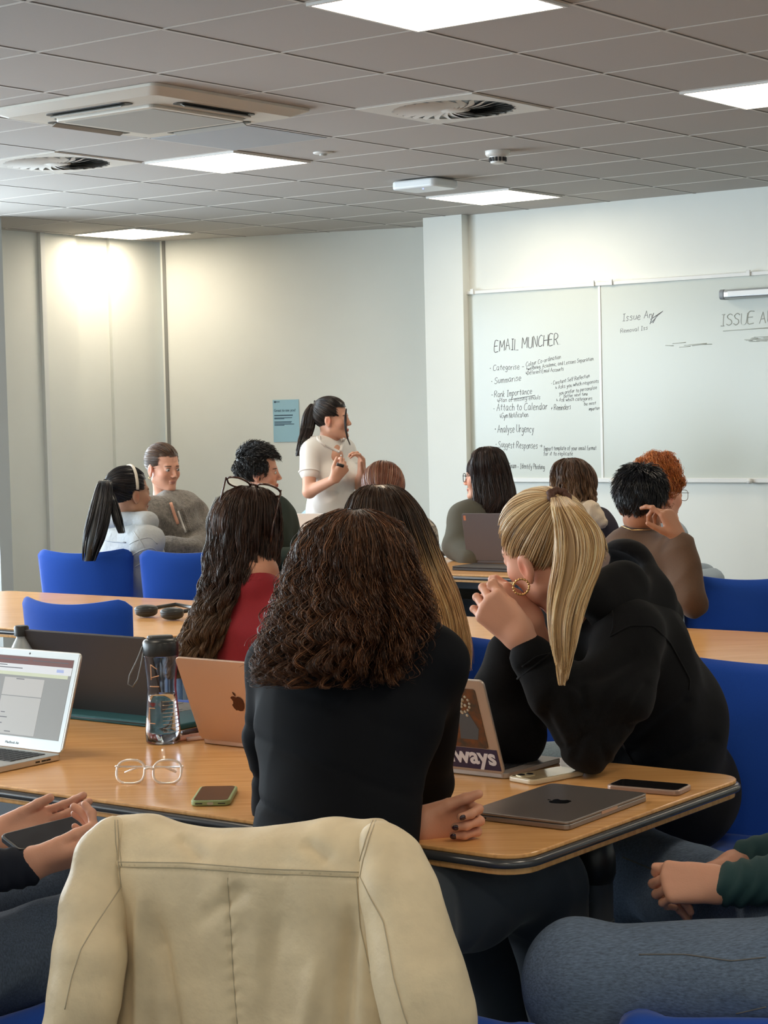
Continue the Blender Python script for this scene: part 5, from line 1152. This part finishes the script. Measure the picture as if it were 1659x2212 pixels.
# ---------- M: wavy brown hair, shearling collar
hd=P(1236,1062,7.6); hb=hbasis((-.55,.8,-.05)); sL=P(1185,1150,7.6); sR=P(1296,1150,7.55); hp=P(1250,1400,7.6)
M_=person('person with wavy light-brown hair in a dark coat with a cream fleece collar',hp)
simple(M_,hd,hb,.97,P(1238,1110,7.6),sL,sR,hp,PINK,('dark_coat',mat('maroon_navy',(.022,.018,.032),.85,bump=.3,bscale=300)),(-.3,.9),seedc=81,t=.03,w=1.05)
V,F=nets([C(P(1205,1112,7.52),P(1275,1105,7.46),.03,.035,.03),C(P(1275,1105,7.46),P(1300,1128,7.45),.035,.025,.03)],.008); V+=vnormals(V,F)*(.004*wav(V,4,25))[:,None]; mk('fleece_collar',V,F,mat('cream_fleece',(.66,.55,.42),.95,bump=.8,bscale=250),M_)
d=7.55
lvM=[hl((1233,989),d,10,.02),hl((1233,993),d,25,.055),hl((1233,1003),d,38,.08),hl((1235,1025),d,46,.095),hl((1238,1050),d,47,.095),hl((1242,1070),d,46,.09),hl((1243,1090),d,44,.08,-.02),hl((1245,1108),d,36,.07,-.03)]
pts,k,t=loft(lvM,2300,28,(0,360),90,(.001,.013),(3,5),(.65,1.),(.8,1.04),.6,.5,81,phis=.11)
c0=pal(2300,[(.085,.042,.025),(.12,.062,.035),(.05,.026,.017)],[.4,.3,.3],.2,g); c1=pal(2300,[(.30,.17,.09),(.48,.32,.19),(.16,.085,.045)],[.4,.25,.35],.2,g); mx=np.clip((t-.35)/.4,0,1)[...,None]
strands('hair',pts,.0013,c0[:,None]*(1-mx)+c1[:,None]*mx,M_hair('light_brown_hair'),M_,lofthull(lvM[:-1],.84,(.05,.028,.018)),tip=.4)
topcover(M_,hd,hb,.97,700,81,[(.085,.042,.025),(.13,.07,.04)],'light_brown_hair',.0012)
# ---------- short-hair helper
def shorthair(root,hd,hb,s,n,cols,wts,length,flow,seed,m,rad=.0012,lift=.5,curl=0,region=None,grow=1.0,under=(.01,.01,.01),M=8,name='hair'):
    g_=np.random.default_rng(seed); st=[]
    while len(st)<n:
        D_=g_.normal(size=(n*3,3)); D_/=np.linalg.norm(D_,axis=1)[:,None]; loc=np.array((0,-.014,.037))+D_*np.array((.0785,.099,.087)); x,y,z=loc.T
        ok=~((y>.050)&(z<.072))&(z>-.062)&~((y>-.018)&(z<.008)); st+=list(D_[ok])
    D_=np.array(st[:n]); fl=np.array(flow(D_)) if callable(flow) else np.tile(nz(flow),(n,1)); fl=fl-D_*(fl*D_).sum(1)[:,None]; fl/=np.linalg.norm(fl,axis=1)[:,None]+1e-6
    ph=np.floor(D_*4+g_.normal(size=(n,3))*.15).sum(1)*1.7; fl=fl+np.cross(D_,fl)*(.45*np.sin(ph))[:,None]
    u=np.linspace(0,1,M)[None,:,None]; Ln=(length*g_.uniform(.6,1.15,(n,1,1))); r=np.array((.0785,.099,.087)); loc=np.array((0,-.014,.037))+D_[:,None]*r*grow
    lz=np.clip(D_[:,2],0,1)[:,None,None]*.7+.3
    pth=loc+D_[:,None]*(Ln*lift*lz*np.sin(u*1.6))+fl[:,None]*(Ln*u)
    if curl: 
        q=ph[:,None,None]+u*9+g_.normal(size=(n,1,1))*.4; cr=np.cross(D_,fl)[:,None]; pth=pth+cr*np.sin(q)*curl+D_[:,None]*np.cos(q)*curl
    W_=hd+(pth*s)@hb; strands(name,W_,rad,pal(n,cols,wts,.2,g_),m,root,scalpcap(hd,hb,s,under,1.0+.01),tip=.4)
# ---------- N: black hair, brown sweater, hand at ear
hd=P(1386,1084,6.9); hb=hbasis((.42,.9,-.03)); sL=P(1338,1192,6.95); sR=P(1462,1212,6.75); hp=P(1415,1490,6.98)
N_=person('person with short black hair in a brown sweatshirt, hand held to the ear',hp)
eR=P(1494,1296,6.62); wr=P(1470,1165,6.72)
h1,_t=hand(P(1466,1160,6.72),(-.40,.1,.85),(.75,-.65,.2),(-.75,-.2,-.3),s=1.0,spread=5,thumb=(.7,.6,10),each=[(25,35,20),(55,60,30),(60,65,30),(62,65,30)])
simple(N_,hd,hb,1.0,P(1388,1140,6.95),sL,sR,hp,TAN,('sweatshirt',mat('brown_cotton',(.085,.043,.022),.9,noise=.12,nscale=400,bump=.25,bscale=600,sheen=.15)),(.4,.9),hands=[h1],arms=[(sL,sL+[-.02,.1,-.27],sL+[.1,.3,-.3]),(sR,eR,wr)],seedc=91,t=.018,fold=.010,toph=.009,w=1.0,nr=.055,res=.0048,hres=.004)
shorthair(N_,hd,hb,1.02,3800,[(.006,.007,.010),(.012,.013,.018),(.02,.02,.026)],[.5,.35,.15],.045,(0,-.2,-1),91,M_hair('black_hair',.3),lift=.22,under=(.004,.004,.006),grow=1.03)
q=P(1342,1136,6.85); f=MB(); f.tube([q,q+[.03,-.05,-.012],q+[.09,-.06,-.012],q+[.13,-.02,-.0]],.0012,5); f.build('necklace',mat('gold'    ,(.85,.55,.22),.18,metal=1),N_)
# ---------- O: orange curly hair
hd=P(1424,1068,7.75); hb=hbasis((.85,.5,-.05)); sL=P(1400,1160,7.95); sR=P(1445,1165,7.6); hp=P(1420,1400,7.8)
O=person('person with curly orange hair and thin round glasses, half hidden behind the brown sweatshirt',hp)
simple(O,hd,hb,.98,P(1418,1115,7.8),sL,sR,hp,PINK,('pale_blue_shirt',mat('pale_blue_cotton',(.30,.38,.46),.8)),(.8,.5),detail=True,seedc=95,res=.005)
shorthair(O,hd,hb,1.0,3800,[(.52,.155,.035),(.66,.25,.07),(.36,.09,.025)],[.45,.3,.25],.05,(.1,.3,.8),95,M_hair('orange_hair',.4),lift=.7,curl=.009,under=(.25,.07,.02),M=14,rad=.0013)
spectacles('x','x',hd+(np.array((0,.098,-.002)))@hb,hb[0],hb[2],hb[1],mat('thin_metal_frame',(.25,.22,.2),.3,metal=.7),s=1.,par=O,fold='back',th=.0012)
# ---------- G: black ponytail, cream headband, puffer
hd=P(279,1066,9.08); hb=hbasis((.80,.58,.02)); sL=P(228,1165,9.28); sR=P(322,1172,8.93); hp=P(265,1390,9.23)
G=person('person with a long black ponytail and cream headband in a pale grey puffer jacket',hp)
M_puf=mat('pale_puffer',(.42,.44,.445),.6,bump=.5,bscale=60,bdist=.006)
eR=P(332,1258,9.16)
simple(G,hd,hb,1.0,P(272,1130,9.13),sL,sR,hp,OLIVE,('puffer_jacket',M_puf),(.75,.6),detail=True,res=.0045,seedc=101,t=.026,w=1.08,arms=[(sL,P(200,1250,9.33),P(250,1270,9.08)),(sR,eR,P(365,1270,9.43))],toph=.009,fold=.012)
pj=[o for o in G.children if o.name.startswith('puffer_jacket')][0]
for pp in ([(205,1160),(240,1170),(272,1172)],[(200,1185),(235,1200),(275,1202)],[(290,1150),(310,1178),(322,1215)],[(280,1175),(300,1165),(325,1160),(340,1175)],[(285,1200),(305,1188),(330,1182),(346,1198)],[(292,1225),(315,1210),(345,1212)]):
    proj_seam('quilt_seam',pj,pp,M_puf,G,.0035)
V,F=nets([C(P(240,1122,9.08),P(320,1128,8.98),.045,.04,.04),C(P(320,1128,8.98),P(300,1112,9.23),.04,.035,.04)],.01); mk('jacket_collar',V,F,M_puf,G)
td=nz((0,-.98,.22)); pts,Dd=sweep(hd,hb,1.0,1500,td,18,seed=8,grow=(1.02,1.07)); mb=M_hair('black_hair'); bc=([(.008,.007,.009),(.016,.014,.016),(.03,.022,.022)],[.5,.35,.15])
strands('hair',pts,.0014,pal(1500,*bc,.2,g),mb,G,scalpcap(hd,hb,1.0,(.006,.005,.007),1.03),tip=.8)
tb=hullpts(hd,hb,1.,td,1.08); d=9.03; mp=lambda v:v*d/FPX
pts,k,t,hull=tail([tb,P(228,1035,d-.1),P(224,1070,d-.15),P(214,1120,d-.2),P(203,1165,d-.22),P(192,1212,d-.22)],[mp(8),mp(14),mp(20),mp(24),mp(24),mp(14)],1300,26,102,.7,.004,1.5)
strands('ponytail',pts,.0015,pal(1300,*bc,.2,g),mb,G,(hull[0],hull[1],hull[2]*.008),tip=.4)
pts,k,t,hull=tail([tb+[.01,0,-.02],P(243,1080,d-.15),P(250,1115,d-.17),P(262,1152,d-.18)],[mp(6),mp(9),mp(13),mp(9)],500,18,103,.7,.004,1.5)
strands('ponytail_layer',pts,.0015,pal(500,*bc,.2,g),mb,G,(hull[0],hull[1],hull[2]*.008),tip=.4)
f=MB(); f.tube([tb+[.012*math.cos(a),.004,.014*math.sin(a)] for a in np.linspace(0,6.28,17)[:-1]],.004,6,closed=True); f.build('hair_tie',M_black,G)
f=MB(); ring=[]
for a in np.linspace(-1.75,1.75,30):
    D_=nz((math.sin(a),.28-.16*abs(math.sin(a)),math.cos(a))); ring.append(hullpts(hd,hb,1.,D_,1.085))
f.tube(ring,[.0075]*30,8); f.build('headband',mat('cream_satin',(.74,.66,.54),.4),G)
eyes(G,hd,hb,1.)
# ---------- H: grey cardigan, looking down to the right
hd=P(352,1010,9.75); hb=hbasis((.66,-.70,-.10)); sL=P(416,1112,9.85); sR=P(318,1112,9.55); hp=P(365,1330,9.75)
H_=person('person with tied-back brown hair in a fluffy grey cardigan, looking down',hp)
M_card2=mat('grey_mohair',(.20,.18,.155),.95,noise=.35,nscale=70,bump=1.,bscale=160,bdist=.006,sheen=.4)
simple(H_,hd,hb,.97,P(352,1078,9.8),sL,sR,hp,PINK,('fluffy_cardigan',M_card2),(.5,-.8),detail=True,res=.0032,seedc=111,t=.036,w=1.0,arms=[(sL,P(442,1182,9.7),P(380,1200,9.4)),(sR,P(300,1190,9.4),P(420,1192,9.35))],fold=.012,nr=.043,lip=(.50,.22,.17),brow=(.14,.07,.04))
HC=[o for o in H_.children if o.name.startswith('fluffy_cardigan')][0]
proj_seam('white_vest',HC,[(384,1104),(392,1128),(401,1150)],mat('white_cotton',(.70,.69,.66),.8),H_,.006)
proj_seam('neckline',HC,[(368,1086),(375,1108),(384,1132)],mat('skin_plain',PINK[1],.5),H_,.010)
proj_seam('cardigan_edge',HC,[(392,1098),(402,1122),(410,1148)],M_card2,H_,.010)
pts,Dd=sweep(hd,hb,.97,1500,(0,-.85,-.1),18,seed=9,grow=(1.0,1.045)); strands('hair',pts,.0012,pal(1500,[(.10,.05,.025),(.15,.08,.042),(.06,.03,.016)],[.4,.3,.3],.15,g),M_hair('mousy_hair'),H_,scalpcap(hd,hb,.97,(.06,.03,.018),1.0),tip=.8)
eyes(H_,hd,hb,.97)
lobe=hd+(np.array((.080,-.002,-.045)))@hb; f=MB(); f.tube([lobe+[.004*math.sin(a),0,.006*math.cos(a)-.004] for a in np.linspace(0,6.28,13)[:-1]],.001,5,closed=True); f.build('earring',MATS['gold'],H_)
# ---------- I: dark tousled hair, profile right
hd=P(560,1020,9.75); hb=hbasis((.93,-.06,.0)); sL=P(598,1128,9.95); sR=P(545,1120,9.55); hp=P(570,1330,9.8)
I_=person('person with short tousled dark hair in a dark green top, in profile facing right',hp)
sL=P(612,1122,9.85); sR=P(520,1110,9.6)
simple(I_,hd,hb,1.0,P(562,1080,9.75),sL,sR,hp,PINK,('dark_green_top',mat('dark_green_cotton',(.016,.028,.020),.9,bump=.2,bscale=400)),(.5,-.3),detail=True,res=.0034,seedc=121,t=.026,w=1.0,brow=(.02,.015,.012),nr=.056)
shorthair(I_,hd,hb,1.04,3400,[(.010,.009,.009),(.020,.017,.016),(.035,.03,.028)],[.5,.35,.15],.048,lambda D_:np.stack([D_[:,0]*.5,-.05+.5*(D_[:,2]>.5),.15-D_[:,2]*.2-.9*(D_[:,2]<.3)],1),121,M_hair('black_hair'),lift=.42,curl=.003,under=(.008,.007,.007),M=10,rad=.0015)
eyes(I_,hd,hb,1.0)
# ---------- J: presenter
hd=P(717,905,10.9); hb=hbasis((.93,-.20,.02)); s=.98; sR=P(668,972,10.8); sL=P(748,972,11.05); hp=P(714,1135,10.95)
J=person('person standing in a white polo shirt and light jeans with a dark ponytail, speaking',hp)
eR=P(668,1062,10.72); wR2=P(722,1035,10.62); eL=P(776,1046,10.95); wL2=P(782,1022,10.75)
h1,_t=hand(wR2,(.62,-.1,.75),(.5,-.85,-.1),(-.3,.2,.8),s=.95,spread=3,thumb=(.5,.7,30),each=[(55,70,40),(65,75,40),(70,80,40),(70,80,40)])
h2,_t=hand(wL2,(.0,-.3,.95),(.85,.3,.1),(-.5,-.6,.2),s=.95,spread=6,thumb=(.6,.6,20),each=[(35,40,20),(40,45,25),(45,50,25),(50,50,25)])
kL=hp+[.07,-.02,-.44]; kR=hp+[-.10,-.02,-.44]; aL=np.array([kL[0],kL[1]+.02,.09]); aR=np.array([kR[0],kR[1]+.02,.09])
ms=skin(*FAIR)
pr,R,m=torso(sL,sR,hp,-.01,.9); pr=pr+legs(hp,kL,kR,aL,aR,(.075,.052,.038))
neck=P(712,957,10.93); hp_=headprims(hd,hb,s)+[C(hd+(np.array((0,-.022,-.045))*s)@hb,neck,.048,.05,.02),C(neck,P(722,985,10.86),.05,.05,.03)]
ap=limb(sR,eR,wR2,(.042,.036,.024),.015)+limb(sL,eL,wL2,(.042,.034,.024),.015)
V,F=chunks([(pr,.016),(hp_,.0034),(ap+h1+h2,.0045)]); mk('body',V,F,ms,J,col=skincol(V,hd,hb,s,(.60,.32,.22),(.45,.13,.10),(.02,.012,.01)))
eyes(J,hd,hb,s)
pr,R,m=torso(sL,sR,hp+[0,0,.06],.010,1.0,.92,bust=1,wa=.92); pr=pr+[C(sR,sR+(eR-sR)*.52,.050,.054,.02),C(sL,sL+(eL-sL)*.52,.050,.052,.02)]
V,F=nets(pr,.0075); V=relax(V,F,2); keep=(V[F][:,:,2].min(1)>hp[2]+.03); zc=nz(sR-sL); V=V+vnormals(V,F)*(.006*(1-2*np.abs(wav(V,5,5,axis=(.6,0,-.7))))*np.clip((1.2-V[:,2])*6,0.2,1))[:,None]
M_polo=mat('white_polo',(.78,.76,.73),.8,bump=.15,bscale=600); mk('polo_shirt',V,F[keep],M_polo,J)
PS=[o for o in J.children if o.name.startswith('polo_shirt')][0]; JB=[o for o in J.children if o.name.startswith('body')][0]
for pp in ([(688,938),(684,950),(698,960),(716,968),(733,977)],[(690,944),(689,953),(702,963)],[(744,946),(740,958),(735,974)]):
    proj_seam('collar',[PS,JB],pp,M_polo,J,.009)
for i in range(3):
    q=P(733+i*4,975+i*9,10.74); f=MB(); f.lathe(q,[(.005,-.002),(.005,.002)],10,frame((1,0,0),(0,-1,0))); f.build('button',M_w,J)
for a_,S in((eR,sR),(eL,sL)):
    d_=nz(a_-S); c_=S+(a_-S)*.53; x_=nz(np.cross(d_,(0,1,0))); y_=np.cross(d_,x_); f=MB(); f.tube([c_+.055*(x_*math.cos(a)+y_*math.sin(a)) for a in np.linspace(0,6.283,25)[:-1]],.005,6,closed=True); f.build('sleeve_hem',M_polo,J)
cloth('jeans',legs(hp,kL,kR,aL,aR,(.105,.078,.07))+[E(hp+[0,0,-.02],(.165,.13,.13),.05)],.012,mat('pale_jeans',(.30,.42,.50),.85,noise=.2,nscale=200),J,.006,6,5)
for a in(aL,aR): shoe('shoe',(a[0],a[1],0),(.9,-.2),M_w,J)
td=nz((0,-.82,.58)); pts,Dd=sweep(hd,hb,s,1500,td,18,seed=10,grow=(1.02,1.07)); dk=([(.014,.010,.009),(.026,.018,.015),(.05,.032,.025)],[.5,.35,.15])
strands('hair',pts,.0016,pal(1500,*dk,.2,g),M_hair('black_hair'),J,scalpcap(hd,hb,s,(.01,.007,.006),1.03),tip=.8)
tb=hullpts(hd,hb,s,td,1.07); d=10.9; mp=lambda v:v*d/FPX
pts,k,t,hull=tail([tb,P(678,872,d),P(668,895,d),P(665,925,d),P(657,950,d-.1),P(643,985,d-.1)],[mp(7),mp(12),mp(17),mp(17),mp(15),mp(7)],1200,24,131,.8,.006,1.5)
strands('ponytail',pts,.0017,pal(1200,*dk,.2,g),M_hair('black_hair'),J,(hull[0],hull[1],hull[2]*.012),tip=.4)
pts,k,t,hull=tail([P(748,882,10.80),P(746,905,10.78),P(746,925,10.78),P(750,945,10.78),P(757,962,10.78)],[mp(1),mp(2.2),mp(1.6),mp(1.2),mp(.6)],60,18,132,.8,.003,1.); strands('face_strand',pts,.0012,pal(60,*dk,.2,g),M_hair('black_hair'),J)
f=MB(); f.tube([tb+[.004,.014*math.cos(a),.014*math.sin(a)] for a in np.linspace(0,6.28,17)[:-1]],.005,6,closed=True); f.build('hair_tie',M_black,J)
t=thing('marker_pen','black marker pen held in the speaking person\'s hand','pen',P(734,1004,10.55)); f=MB(); f.tube([P(729,1003,10.55),P(742,1007,10.56)],.009,10); f.build('barrel',M_black,t); f=MB(); f.tube([P(727,1002.5,10.55),P(730,1003.3,10.55)],.010,10); f.build('cap',M_gl,t)
# ---------- E: lower left, phone in hands, jeans
hp=np.array([-1.02,3.22,.50]); sL=np.array([-1.28,3.42,1.02]); sR=np.array([-.98,3.05,1.05])
E_=person('person at the lower left edge in a navy top holding a black phone',hp)
kL=P(300,1868,3.78); kR=P(330,1985,3.45); aL=np.array([kL[0]+.05,kL[1]+.1,.08]); aR=np.array([kR[0]+.06,kR[1]+.08,.08])
wl=P(-12,1812,3.62); wr=P(62,1868,3.32)
h1,_t=hand(wl,(.95,.05,.20),(-.1,.75,-.65),(-.1,.1,.95),s=1.02,spread=1,thumb=(.25,1,5),each=[(8,10,6),(10,14,10),(12,18,12),(14,20,14)])
h2,_t=hand(wr,(.90,.10,.16),(.05,-.50,-.85),(.15,-.75,.5),s=1.0,spread=6,thumb=(.25,.95,8),each=[(45,45,25),(62,50,25),(60,50,25),(58,48,25)])
ms=skin(*PINK); V,F=chunks([(torso(sL,sR,hp,-.01)[0]+legs(hp,kL,kR,aL,aR,(.07,.05,.038))+limb(sL,np.array([-1.25,3.5,.74]),wl,(.035,.03,.024))+limb(sR,np.array([-.95,3.1,.72]),wr,(.035,.03,.024)),.014),(h1+[C(wl,wl+[-.1,0,-.02],.026,.03,.02)],.003),(h2+[C(wr,wr+[-.08,-.02,-.02],.027,.031,.02)],.003),(headprims(np.array([-1.15,3.25,1.28]),hbasis((.6,.8,-.2)),1,False)+[C((-1.15,3.23,1.2),(-1.13,3.22,1.08),.05,.055,.02)],.008)])
mk('body',V,F,ms,E_,col=np.tile(np.array(PINK[1]),(len(V),1)))
pr=torso(sL,sR,hp,.015)[0]+[C(sR,(-.95,3.1,.74),.058,.052,.03),C((-.95,3.1,.74),wr+[-.008,-.002,-.004],.052,.036,.02),C(sL,(-1.25,3.5,.74),.055,.05,.03),C((-1.25,3.5,.74),wl+[-.05,0,-.01],.05,.036,.02)]
def Es(V): return .0028*np.sin((V@nz((.9,.1,.16)))*260)*np.clip(1-np.linalg.norm(V-wr,axis=1)/.16,0,1)
cloth('navy_top',pr,.0075,mat('navy_jersey',(.010,.014,.026),.8,spec=.25,bump=.1,bscale=800),E_,.005,6,141,extra=Es)
cloth('jeans',legs(hp,kL,kR,aL,aR,(.105,.085,.062))+[E(hp,(.17,.16,.11),.04)],.010,M_denim,E_,.006,6,142)
shorthair(E_,np.array([-1.15,3.25,1.28]),hbasis((.6,.8,-.2)),1.,900,[(.1,.05,.03)],[1],.05,(0,-.5,-1),7,M_hair('mousy_hair'),lift=.2)
for a in(aL,aR): shoe('shoe',(a[0],a[1],0),(.6,.8),M_darkshoe,E_)
q=wl+[-.035,0,-.006]; f=MB(); f.tube([q+[.0,.030*math.cos(a),.029*math.sin(a)] for a in np.linspace(0,6.28,31)[:-1]],.005,6,closed=True); f.build('watch_strap',MATS['gold'],E_); f=MB(); f.box(q+[.0,-.022,.022],(.012,.010,.006),frame((1,0,0),(0,-.7,.7))); f.build('watch_case',MATS['gold'],E_,smooth=False,bevel=.002)
pa,pb=P(22,1826,3.33),P(192,1782,3.42); d_=nz(pb-pa); e_=nz(np.cross((0,-.25,1),d_)); n_=np.cross(d_,e_); c_=(pa+pb)/2
t=thing('mobile_phone','black phone held in the hands of the person at the lower left','phone',c_); f=MB(); f.prism(rrect(.155,.078,.013),c_,[d_,e_,n_],-.006,.006); f.build('case',M_black,t,smooth=False,bevel=.0028); f=MB(); f.prism(rrect(.146,.069,.010),c_,[d_,e_,n_],.0058,.0064); f.build('screen',M_pscr,t,smooth=False)
# ---------- F: lower right, teal sleeves, clasped hands, jeans
hp=np.array([.77,3.25,.54]); sL=np.array([.80,3.05,1.04]); sR=np.array([.79,3.42,1.04])
Fp=person('person at the lower right edge in teal top, hands clasped in lap',hp)
kL=P(1245,2112,3.28); kR=P(1372,1885,3.92); aL=np.array([kL[0]+.10,kL[1]+.02,.08]); aR=np.array([kR[0]-.02,kR[1]+.05,.08])
wr=P(1556,1912,3.42); wl=P(1590,1868,3.55)
h1,_t=hand(wr,(-.92,.10,.05),(-.2,-.80,.55),(-.1,.3,.9),s=.98,spread=2,thumb=(.3,.9,30),each=[(60,60,30),(62,60,30),(62,60,30),(60,58,30)])
h2,_t=hand(wl,(-.90,-.30,-.12),(-.15,.3,.9),(.1,-.8,.3),s=.98,spread=2,thumb=(.3,.9,20),each=[(30,45,30),(34,48,30),(38,50,30),(40,50,30)])
hh=np.array([.79,3.22,1.30]); hB=hbasis((-1,.1,-.2))
V,F=chunks([(torso(sL,sR,hp,-.01)[0]+legs(hp,kL,kR,aL,aR,(.07,.05,.038)),.014),(h1+[C(wr,wr+[.1,.0,.0],.027,.03,.02)],.003),(h2+[C(wl,wl+[.1,0,.01],.026,.03,.02)],.003),(headprims(hh,hB,1,False)+[C(hh-[0,0,.06],hh-[0,0,.2],.05,.055,.02)],.008)])
mk('body',V,F,skin(*PINK),Fp,col=np.tile(np.array(PINK[1]),(len(V),1)))
pr=torso(sR,sL,hp,.015)[0]+[C(sL,(.93,3.15,.74),.055,.052,.03),C((.93,3.15,.74),wr+[.02,0,0],.062,.040,.02),C(sR,(.98,3.5,.74),.055,.05,.03),C((.98,3.5,.74),wl+[.025,.01,.01],.05,.034,.02)]
def Fs(V): return .0034*np.sin((V@nz((-1,.15,.1)))*230+3*np.sin(V[:,2]*40))*np.clip(1-np.abs(V[:,0]-wr[0]-.03)/.10,0,1)
cloth('teal_top',pr,.0075,mat('teal_jersey',(.018,.062,.068),.8,bump=.15,bscale=800),Fp,.004,6,151,extra=Fs)
lp=[C(hp+[0,-.06,-.01],kL,.105,.088,.05),C(kL,aL,.088,.055,.04),C(hp+[0,.09,.0],kR,.105,.085,.05),C(kR,aR,.085,.055,.04),E(hp+[.02,0,.0],(.17,.17,.12),.04)]
M_denimF=mat('faded_denim',(.125,.175,.26),.85,noise=.35,nscale=340,bump=.4,bscale=900,col2=None,stretch=(.25,1,1))
cloth('jeans',lp,.008,M_denimF,Fp,.006,5,152,axis=(1,0,0))
for (pts_) in ([P(1345,1850,3.80),P(1400,1872,3.76),P(1450,1905,3.70),P(1475,1925,3.66)],):
    pass
FJ=[o for o in Fp.children if o.name.startswith('jeans')][0]; M_th=mat('denim_thread',(.16,.15,.14),.8)
for pp in ([(1345,1852),(1400,1874),(1450,1905),(1475,1925)],[(1380,2062),(1480,2062),(1580,2076),(1655,2068)],[(1590,2190),(1655,2175)]): proj_seam('jeans_seam',FJ,pp,M_th,Fp,.0012)
shorthair(Fp,hh,hB,1.,900,[(.1,.05,.03)],[1],.05,(0,-.5,-1),7,M_hair('mousy_hair'),lift=.2)
for a in(aL,aR): shoe('shoe',(a[0],a[1],0),(-1,.1),M_darkshoe,Fp)
# ================================================================ JACKET on the near chair
c0=P(545,1800,2.88)
J0=thing('jacket','cream leather jacket hung over the back of the nearest chair','jacket',(c0[0],c0[1],.2))
M_lea=mat('cream_leather',(.78,.64,.43),.5,noise=.10,nscale=14,bump=.7,bscale=45,spec=.4,sheen=.1,bdist=.003)
dl,dr=2.98,2.78
def JP(x,y,o=0.): # plane of the back panel, left further than right
    return P(x,y,dl+(dr-dl)*(x-260)/560+o)
pr=[]
# shoulders line with dip
top=[(262,1806),(330,1820),(420,1850),(520,1862),(620,1858),(720,1832),(815,1808)]
pts_=[JP(x,y,.02) for x,y in top]
for a,b_ in zip(pts_[:-1],pts_[1:]): pr.append(C(a,b_,.032,.032,.05))
# back panel: chain of flattened capsules
for (x0,x1,y,r) in((275,800,1880,.028),(268,800,1960,.026),(262,805,2060,.026),(255,812,2160,.026),(245,822,2260,.028),(238,835,2360,.03),(235,845,2440,.03)):
    nseg=6
    for i in range(nseg):
        xa=x0+(x1-x0)*i/nseg; xb=x0+(x1-x0)*(i+1)/nseg; pr.append(C(JP(xa,y,-.0),JP(xb,y,-.0),r,r,.06))
for x in(300,400,500,600,700,790): pr.append(C(JP(x,1890),JP(x,2440),.024,.026,.05))
def sleeve(pp,rr,k=.03): return [C(P(*a),P(*b_),ra,rb,k) for a,b_,ra,rb in zip(pp[:-1],pp[1:],rr[:-1],rr[1:])]
def Jf(V):
    r=V-CAM; z=r@FWD; u=829.5+FPX*(r@RT)/z; v=1106-FPX*(r@UP)/z; d=np.zeros(len(V))
    for a,b_,w_,h_ in(((330,1960),(390,2300),18,-.010),((300,1900),(300,2300),14,.007),((760,1940),(735,2300),20,-.009),((600,1960),(560,2300),26,-.005),((430,1990),(520,1930),20,-.004),((690,2050),(640,2300),24,.005),((380,1800),(430,1850),16,-.005),((650,1812),(700,1850),16,-.005)):
        a=np.array(a,float); dd=np.array(b_,float)-a; L=np.hypot(*dd); t_=np.clip(((u-a[0])*dd[0]+(v-a[1])*dd[1])/L**2,0,1); q=np.hypot(u-a[0]-t_*dd[0],v-a[1]-t_*dd[1]); d+=1.7*h_*np.exp(-(q/w_)**2)*np.clip(t_*4,.15,1)
    cx=492+(v-1892)*.06; d+=.0013*np.sin(v/5.2+np.sin(u*.1))*np.exp(-((u-cx)/16)**2)*(v>1895); d+=-.003*np.exp(-((u-cx)/3.5)**2)*(v>1892)
    yl=1872+(u-256)*.042; d+=.0028*np.exp(-((v-yl+9)/8)**2)-.003*np.exp(-((v-yl-3)/3.5)**2)
    return d
BP=cloth('back_panel',pr,.0052,M_lea,J0,.005,2.6,201,sm=4,axis=(0,0,1),extra=Jf)
ls=[(250,1806,2.98),(228,1856,2.97),(205,1960,2.94),(192,2060,2.91),(178,2150,2.90),(160,2260,2.90),(150,2380,2.90)]
SL=cloth('sleeve',sleeve(ls,[.030,.040,.048,.050,.046,.046,.045]),.0075,M_lea,J0,.008,3.2,202,sm=3)
rs=[(822,1810,2.78),(848,1856,2.77),(868,1930,2.74),(888,2020,2.72),(912,2110,2.70),(930,2200,2.69),(942,2330,2.69)]
SR=cloth('sleeve',sleeve(rs,[.030,.040,.050,.053,.056,.058,.056]),.0075,M_lea,J0,.008,3.2,203,sm=3)
cloth('front_panel',[C(P(700,1850,2.90),P(900,2400,2.90),.03,.05,.05),C(P(320,1850,3.06),P(300,2400,3.06),.03,.05,.05),C(P(300,2400,3.06),P(900,2400,2.90),.03,.03,.05)],.012,M_lea,J0,.006,3,204)
V,F=nets([C(P(478,1826,2.96),P(632,1826,2.92),.016,.016,.02),C(P(505,1813,3.00),P(604,1812,2.98),.016,.016,.02)],.004); mk('collar',V,F,M_lea,J0)
M_st=mat('cream_thread',(.50,.42,.29),.6)
for pp,ob in (([(256,1872),(400,1874),(560,1886),(775,1894)],BP),([(256,1862),(400,1864),(560,1876),(775,1884)],BP),([(492,1896),(497,1980),(503,2080),(508,2160),(513,2211)],BP)):
    proj_seam('seam',ob,pp,M_st,J0,.0008)
for pp in ([(248,1772),(250,1820),(257,1870),(262,1915)],[(254,1772),(257,1820),(263,1870)],[(812,1772),(798,1810),(784,1860),(778,1894)],[(805,1772),(791,1810),(777,1860)],
    [(262,1915),(235,1955),(205,2000),(175,2050),(155,2110),(140,2180)],[(778,1894),(800,1940),(828,1990),(838,2040),(850,2110),(872,2190),(880,2211)],[(770,1894),(778,2000),(800,2100)]):
    proj_seam('seam',[BP,SL,SR],pp,M_st,J0,.0009)
